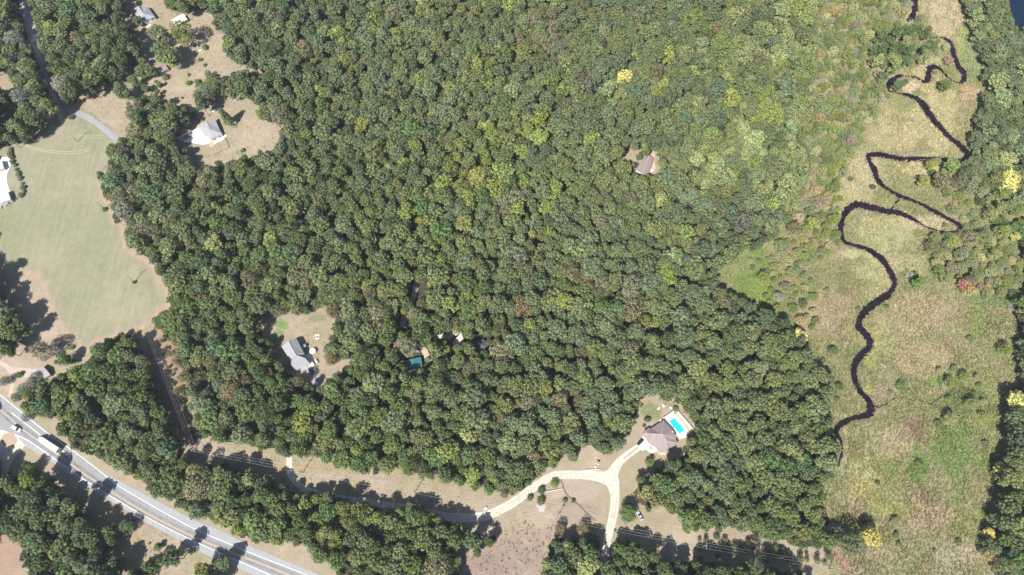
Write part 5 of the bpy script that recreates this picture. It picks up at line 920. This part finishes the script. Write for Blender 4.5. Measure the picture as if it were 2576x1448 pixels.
house('dark_roofed_house', 'dark roofed house in deep shade right of the gravel clearing', 'house', zc6, [(1870,352,3.0),(2140,270,3.0),(2325,440,3.0),(2060,560,3.0),(2050,350,5.0),(2130,430,5.0)], [(0,1,4),(1,2,5,4),(2,3,5),(3,0,4,5)], 'darkroof', 'wall', [(4,5)], .95)
cabinet(P(*zc6([(575,560)])[0]), 'white_bench', 'small white bench left of the woodland drive', 'bench', (2.2,.6,.45), -.3)
house('blue_grey_shed', 'blue grey gabled shed at the end of the farm track', 'shed', zc8, [(497,128,2.6),(545,175,3.6),(592,238,2.6),(485,292,2.6),(450,250,3.6),(378,225,2.6)], [(0,1,4,5),(1,2,3,4)], 'shade', 'wood', [(1,4)], .95)
# white barns at the left edge
S(flat('concrete_yard', zc7([(-250,200),(0,200),(75,172),(150,165),(215,195),(250,260),(248,345),(215,450),(165,545),(150,640),(165,780),(200,900),(240,1000),(240,1160),(0,1300),(-250,1400)]), .062, M['whiteroof']))
house('long_barn', 'lower long white roofed barn at the left edge', 'barn', zc7, [(-260,1010,3.2),(-40,1005,4.6),(180,965,3.2),(245,1160,3.2),(40,1230,4.6),(-240,1400,3.2)], [(0,1,4,5),(1,2,3,4)], 'whiteroof', 'wall', [(1,4)], .97)
house('white_garage', 'upper white roofed garage at the left edge', 'garage', zc7, [(-240,270,3.0),(-90,262,4.0),(40,258,3.0),(85,420,3.0),(-60,475,4.0),(-230,520,3.0)], [(0,1,4,5),(1,2,3,4)], 'whiteroof', 'wall', [(1,4)], .97)
# ---------------------------------------------------------------- power line
POLES = [(40,-120),(152,238),(228,416),(308,615),(394,827),(497,1077),(592,1325),(887,1385),(1216,1443),(1632,1520),(2053,1602),(2429,1666),(2900,1760)]
PB = [P(x/1.1646, y/1.1646) for x, y in POLES]; HP = 11.2; tops = []
PLAB = ['at the top left edge','beside the shaded side road','at the top of the hayfield','by the bush at the hayfield edge','with long shadow in the lower hayfield','between the woods in the power line cut','at the bend of the power line','right of the short gravel track','in the cut above the bottom wood','on the lawn near the gravel drive','above the bottom right wood','beside the red dirt track','beyond the right edge']
for k, b in enumerate(PB):
    a = PB[max(0, k-1)]; c = PB[min(len(PB)-1, k+1)]; t = (c-a).normalized(); ang = math.atan2(t.y, t.x)+math.pi/2; o = empty('utility_pole', b, 0)
    MB().tube((0, 0, -.3), (0, 0, HP), .19, .12, 9).build('shaft', M['pole'], o, True); arms = (HP-.5,) if k != 6 else (HP-.4, HP-1.5); n_ = Vector((math.cos(ang), math.sin(ang), 0))
    for q, z in enumerate(arms): MB().box((t.x*.15, t.y*.15, z), (2.9, .14, .16), ang+(q*.9)).build('crossarm', M['deadwood'], o)
    wp = []
    for s_ in (-1.3, 0, 1.3):
        z0 = HP-.42 if s_ else HP; MB().tube(n_*s_+Vector((0, 0, z0)), n_*s_+Vector((0, 0, z0+.28)), .09, .05, 8).build('insulator', M['white'], o); wp.append(b+n_*s_+Vector((0, 0, z0+.28)))
    if k in (5, 9): MB().tube(n_*.45+Vector((0, 0, HP-2.6)), n_*.45+Vector((0, 0, HP-1.5)), .3, .3, 12).build('transformer', M['steel'], o)
    tag(o, 'weathered utility pole '+PLAB[k], 'utility pole', 'utility poles along the power line'); tops.append(wp)
for q, lb in enumerate(('left hand', 'middle', 'right hand')):
    mb = MB()
    for a, b in zip(tops, tops[1:]):
        A, B_ = a[q], b[q]; n = 14; pr_ = None
        for s_ in range(n+1):
            u = s_/n; p = A.lerp(B_, u); p = Vector((p.x, p.y, p.z-2.0*4*u*(1-u)*((B_-A).length/70)**1.5*.6))
            if pr_ is not None: mb.tube(pr_, p, .03, .03, 5, False)
            pr_ = p
    tag(mb.build('power_cable', M['wire'], None, True), f'{lb} pale overhead cable strung along the utility poles', 'cable')

# ---------------------------------------------------------------- vehicles
def wheelset(root, xs, wy, r_=.34, w_=.24):
    for x in xs:
        for s_ in (-1, 1):
            t = MB().tube((x, s_*wy, r_), (x, s_*(wy-w_), r_), r_, r_, 16).build('wheel', M['black'], root, True); MB().tube((x, s_*(wy+.01), r_), (x, s_*(wy-.05), r_), r_*.6, r_*.6, 12).build('rim', M['steel'], t)
def section_body(prof, width, top_in, name, mat, root):
    """prof: x, lower z, upper z, half width at top; a lofted shell along the length"""
    v = []; f = []
    for (x, z0, z1, hw, ht) in prof: v += [(x, -hw, z0), (x, -hw*1.02, (z0+z1)/2), (x, -ht, z1-.04), (x, -ht*.8, z1), (x, ht*.8, z1), (x, ht, z1-.04), (x, hw*1.02, (z0+z1)/2), (x, hw, z0)]
    n = 8
    for k in range(len(prof)-1):
        for j in range(n): f.append((k*n+j, k*n+(j+1) % n, (k+1)*n+(j+1) % n, (k+1)*n+j))
    f += [tuple(range(n)), tuple(reversed(range((len(prof)-1)*n, len(prof)*n)))]; mb = MB(); mb.add(v, f); return mb.build(name, mat, root, True, 0)
def car(name, label, cat, p, rz, L=4.8, mat='silver', glass='glass', kind='sedan'):
    o = empty(name, p, rz); h = L/2; W_ = .9
    section_body([(-h, .35, .70, .78, .70), (-h+.12, .25, .92, .88, .80), (-h*.55, .22, .98, W_, .84), (h*.35, .22, .98, W_, .84), (h*.8, .24, .84, .88, .78), (h-.08, .28, .70, .82, .72), (h, .38, .58, .72, .66)], 0, 0, 'body', M[mat], o)
    if kind == 'sedan': cb = [(-h*.72, .93, .96, .74, .70), (-h*.42, .93, 1.40, .76, .60), (h*.05, .93, 1.44, .76, .60), (h*.45, .93, .97, .76, .70)]; rf = (-h*.18, h*.50, 1.45)
    else: cb = [(-h*.93, .93, 1.0, .80, .76), (-h*.82, .93, 1.66, .80, .70), (h*.12, .93, 1.70, .80, .68), (h*.48, .93, 1.02, .80, .74)]; rf = (-h*.36, h*.86, 1.70)
    section_body(cb, 0, 0, 'windows', M[glass], o); MB().box((rf[0], 0, rf[2]), (rf[1], 1.12, .05)).build('roof', M[mat], o, bevel=.02)
    wheelset(o, (-h*.60, h*.62), .92)
    for s_ in (-.6, .6): MB().box((h-.04, s_, .62), (.08, .34, .14)).build('headlight', M['white'], o); MB().box((-h+.03, s_, .74), (.08, .34, .14)).build('taillight', M['reddirt'], o)
    tag(o, label, cat); return o
def heading(conv, a, b, z=.8):
    A = P(*conv([a])[0], z); B_ = P(*conv([b])[0], z); m_ = (A+B_)/2; m_.z = 0; return m_, math.atan2(B_.y-A.y, B_.x-A.x), (B_-A).length
m_, rz, L_ = heading(zd1, (1905,1225), (1810,1065)); car('silver_car', 'silver sedan parked beside the round tree on the lawn', 'car', m_, rz, 4.9, 'silver')
m_, rz, L_ = heading(zc1, (240,980), (345,870)); car('dark_car', 'dark car parked on the white apron of the pool house', 'car', m_, rz, 4.5, 'darkcar', kind='suv')
m_, rz, L_ = heading(zc2, (900,1030), (1000,1160)); car('blue_car', 'dark blue car parked below the grey gabled house', 'car', m_, rz, 4.8, 'navy', kind='suv')
m_, rz, L_ = heading(zc8, (150,845), (240,895)); pk = empty('pickup_truck', m_, rz); 
section_body([(-2.7, .45, 1.0, .88, .86), (-2.6, .40, 1.08, .95, .92), (0, .38, 1.08, .97, .94), (1.5, .38, 1.12, .97, .90), (2.5, .42, 1.02, .94, .86), (2.72, .5, .85, .85, .8)], 0, 0, 'body', M['white'], pk)
section_body([(-2.55, 1.04, 1.10, .88, .86), (-2.45, 1.04, 1.85, .88, .82), (-.3, 1.04, 1.92, .88, .80), (.55, 1.04, 1.90, .86, .76)], 0, 0, 'cap', M['white'], pk); section_body([(.56, 1.04, 1.88, .84, .74), (.9, 1.04, 1.80, .84, .74), (1.45, 1.04, 1.12, .86, .82)], 0, 0, 'windscreen', M['glass'], pk)
for s_ in (-1, 1): MB().box((-.9, s_*.875, 1.5), (2.4, .06, .42)).build('side_window', M['glass'], pk); MB().box((2.68, s_*.62, .82), (.1, .32, .18)).build('headlight', M['lamp'], pk)
wheelset(pk, (-1.65, 1.75), .98, .4); tag(pk, 'white van driving on the highway near the turnaround', 'van')
m_, rz, L_ = heading(zc8, (698,1128), (452,968), 2.0); tk = empty('semi_truck', m_, rz); h = L_/2; fx = h-3.2
MB().box((-h+(h+fx)/2, 0, 2.55), (h+fx, 2.5, 2.75)).build('trailer', M['white'], tk, bevel=.06); MB().box((-h+(h+fx)/2, 0, 1.08), (h+fx-.4, 1.0, .2)).build('chassis', M['steel'], tk)
cabn = section_body([(fx+.35, .7, 3.0, 1.15, 1.1), (fx+1.0, .7, 3.1, 1.2, 1.1), (fx+1.6, .7, 2.9, 1.2, 1.05), (fx+2.1, .7, 1.95, 1.15, 1.0), (h-.15, .65, 1.6, 1.05, .85), (h, .7, 1.4, .95, .8)], 0, 0, 'cab', M['white'], tk)
MB().box((fx+1.87, 0, 2.45), (.12, 1.9, .72), 0, .95).build('windscreen', M['glass'], tk); MB().box((fx+.9, 0, 3.35), (1.3, 2.0, .5), 0, .7).build('wind_deflector', M['white'], tk, bevel=.1)
for s_ in (-1, 1): MB().box((h-.03, s_*.75, 1.05), (.1, .35, .25)).build('headlight', M['lamp'], tk); MB().box((fx+1.7, s_*1.35, 2.3), (.12, .25, .6)).build('mirror', M['black'], tk); MB().tube((fx+.25, s_*.95, .8), (fx+.25, s_*.95, 3.6), .08).build('exhaust', M['steel'], tk)
wheelset(tk, (-h+1.2, -h+2.4, fx-1.6, fx-.4, h-1.0), 1.22, .5, .35); MB().box((-h-.02, 0, 2.5), (.04, 2.3, 2.5)).build('rear_door', M['white'], tk); tag(tk, 'white semi truck with long box trailer on the highway', 'truck')
for o in bpy.data.objects:
    if '_c' in o: del o['_c']
# ---------------------------------------------------------------- the thin autumn haze between the drone and the ground
hz = bpy.data.materials.new('haze'); hz.use_nodes = True; t = hz.node_tree; t.nodes.clear(); hv = t.nodes.new('ShaderNodeVolumePrincipled'); oo = t.nodes.new('ShaderNodeOutputMaterial')
hv.inputs['Color'].default_value = (.78, .87, 1, 1); hv.inputs['Density'].default_value = .00007; hv.inputs['Anisotropy'].default_value = 0.0; linkn(t, hv.outputs[0], oo.inputs['Volume'])
hb = MB().box((0, 750, 190), (6300, 6700, 382)).build('haze', hz); hb['kind'] = 'stuff'; SC.cycles.volume_bounces = 0
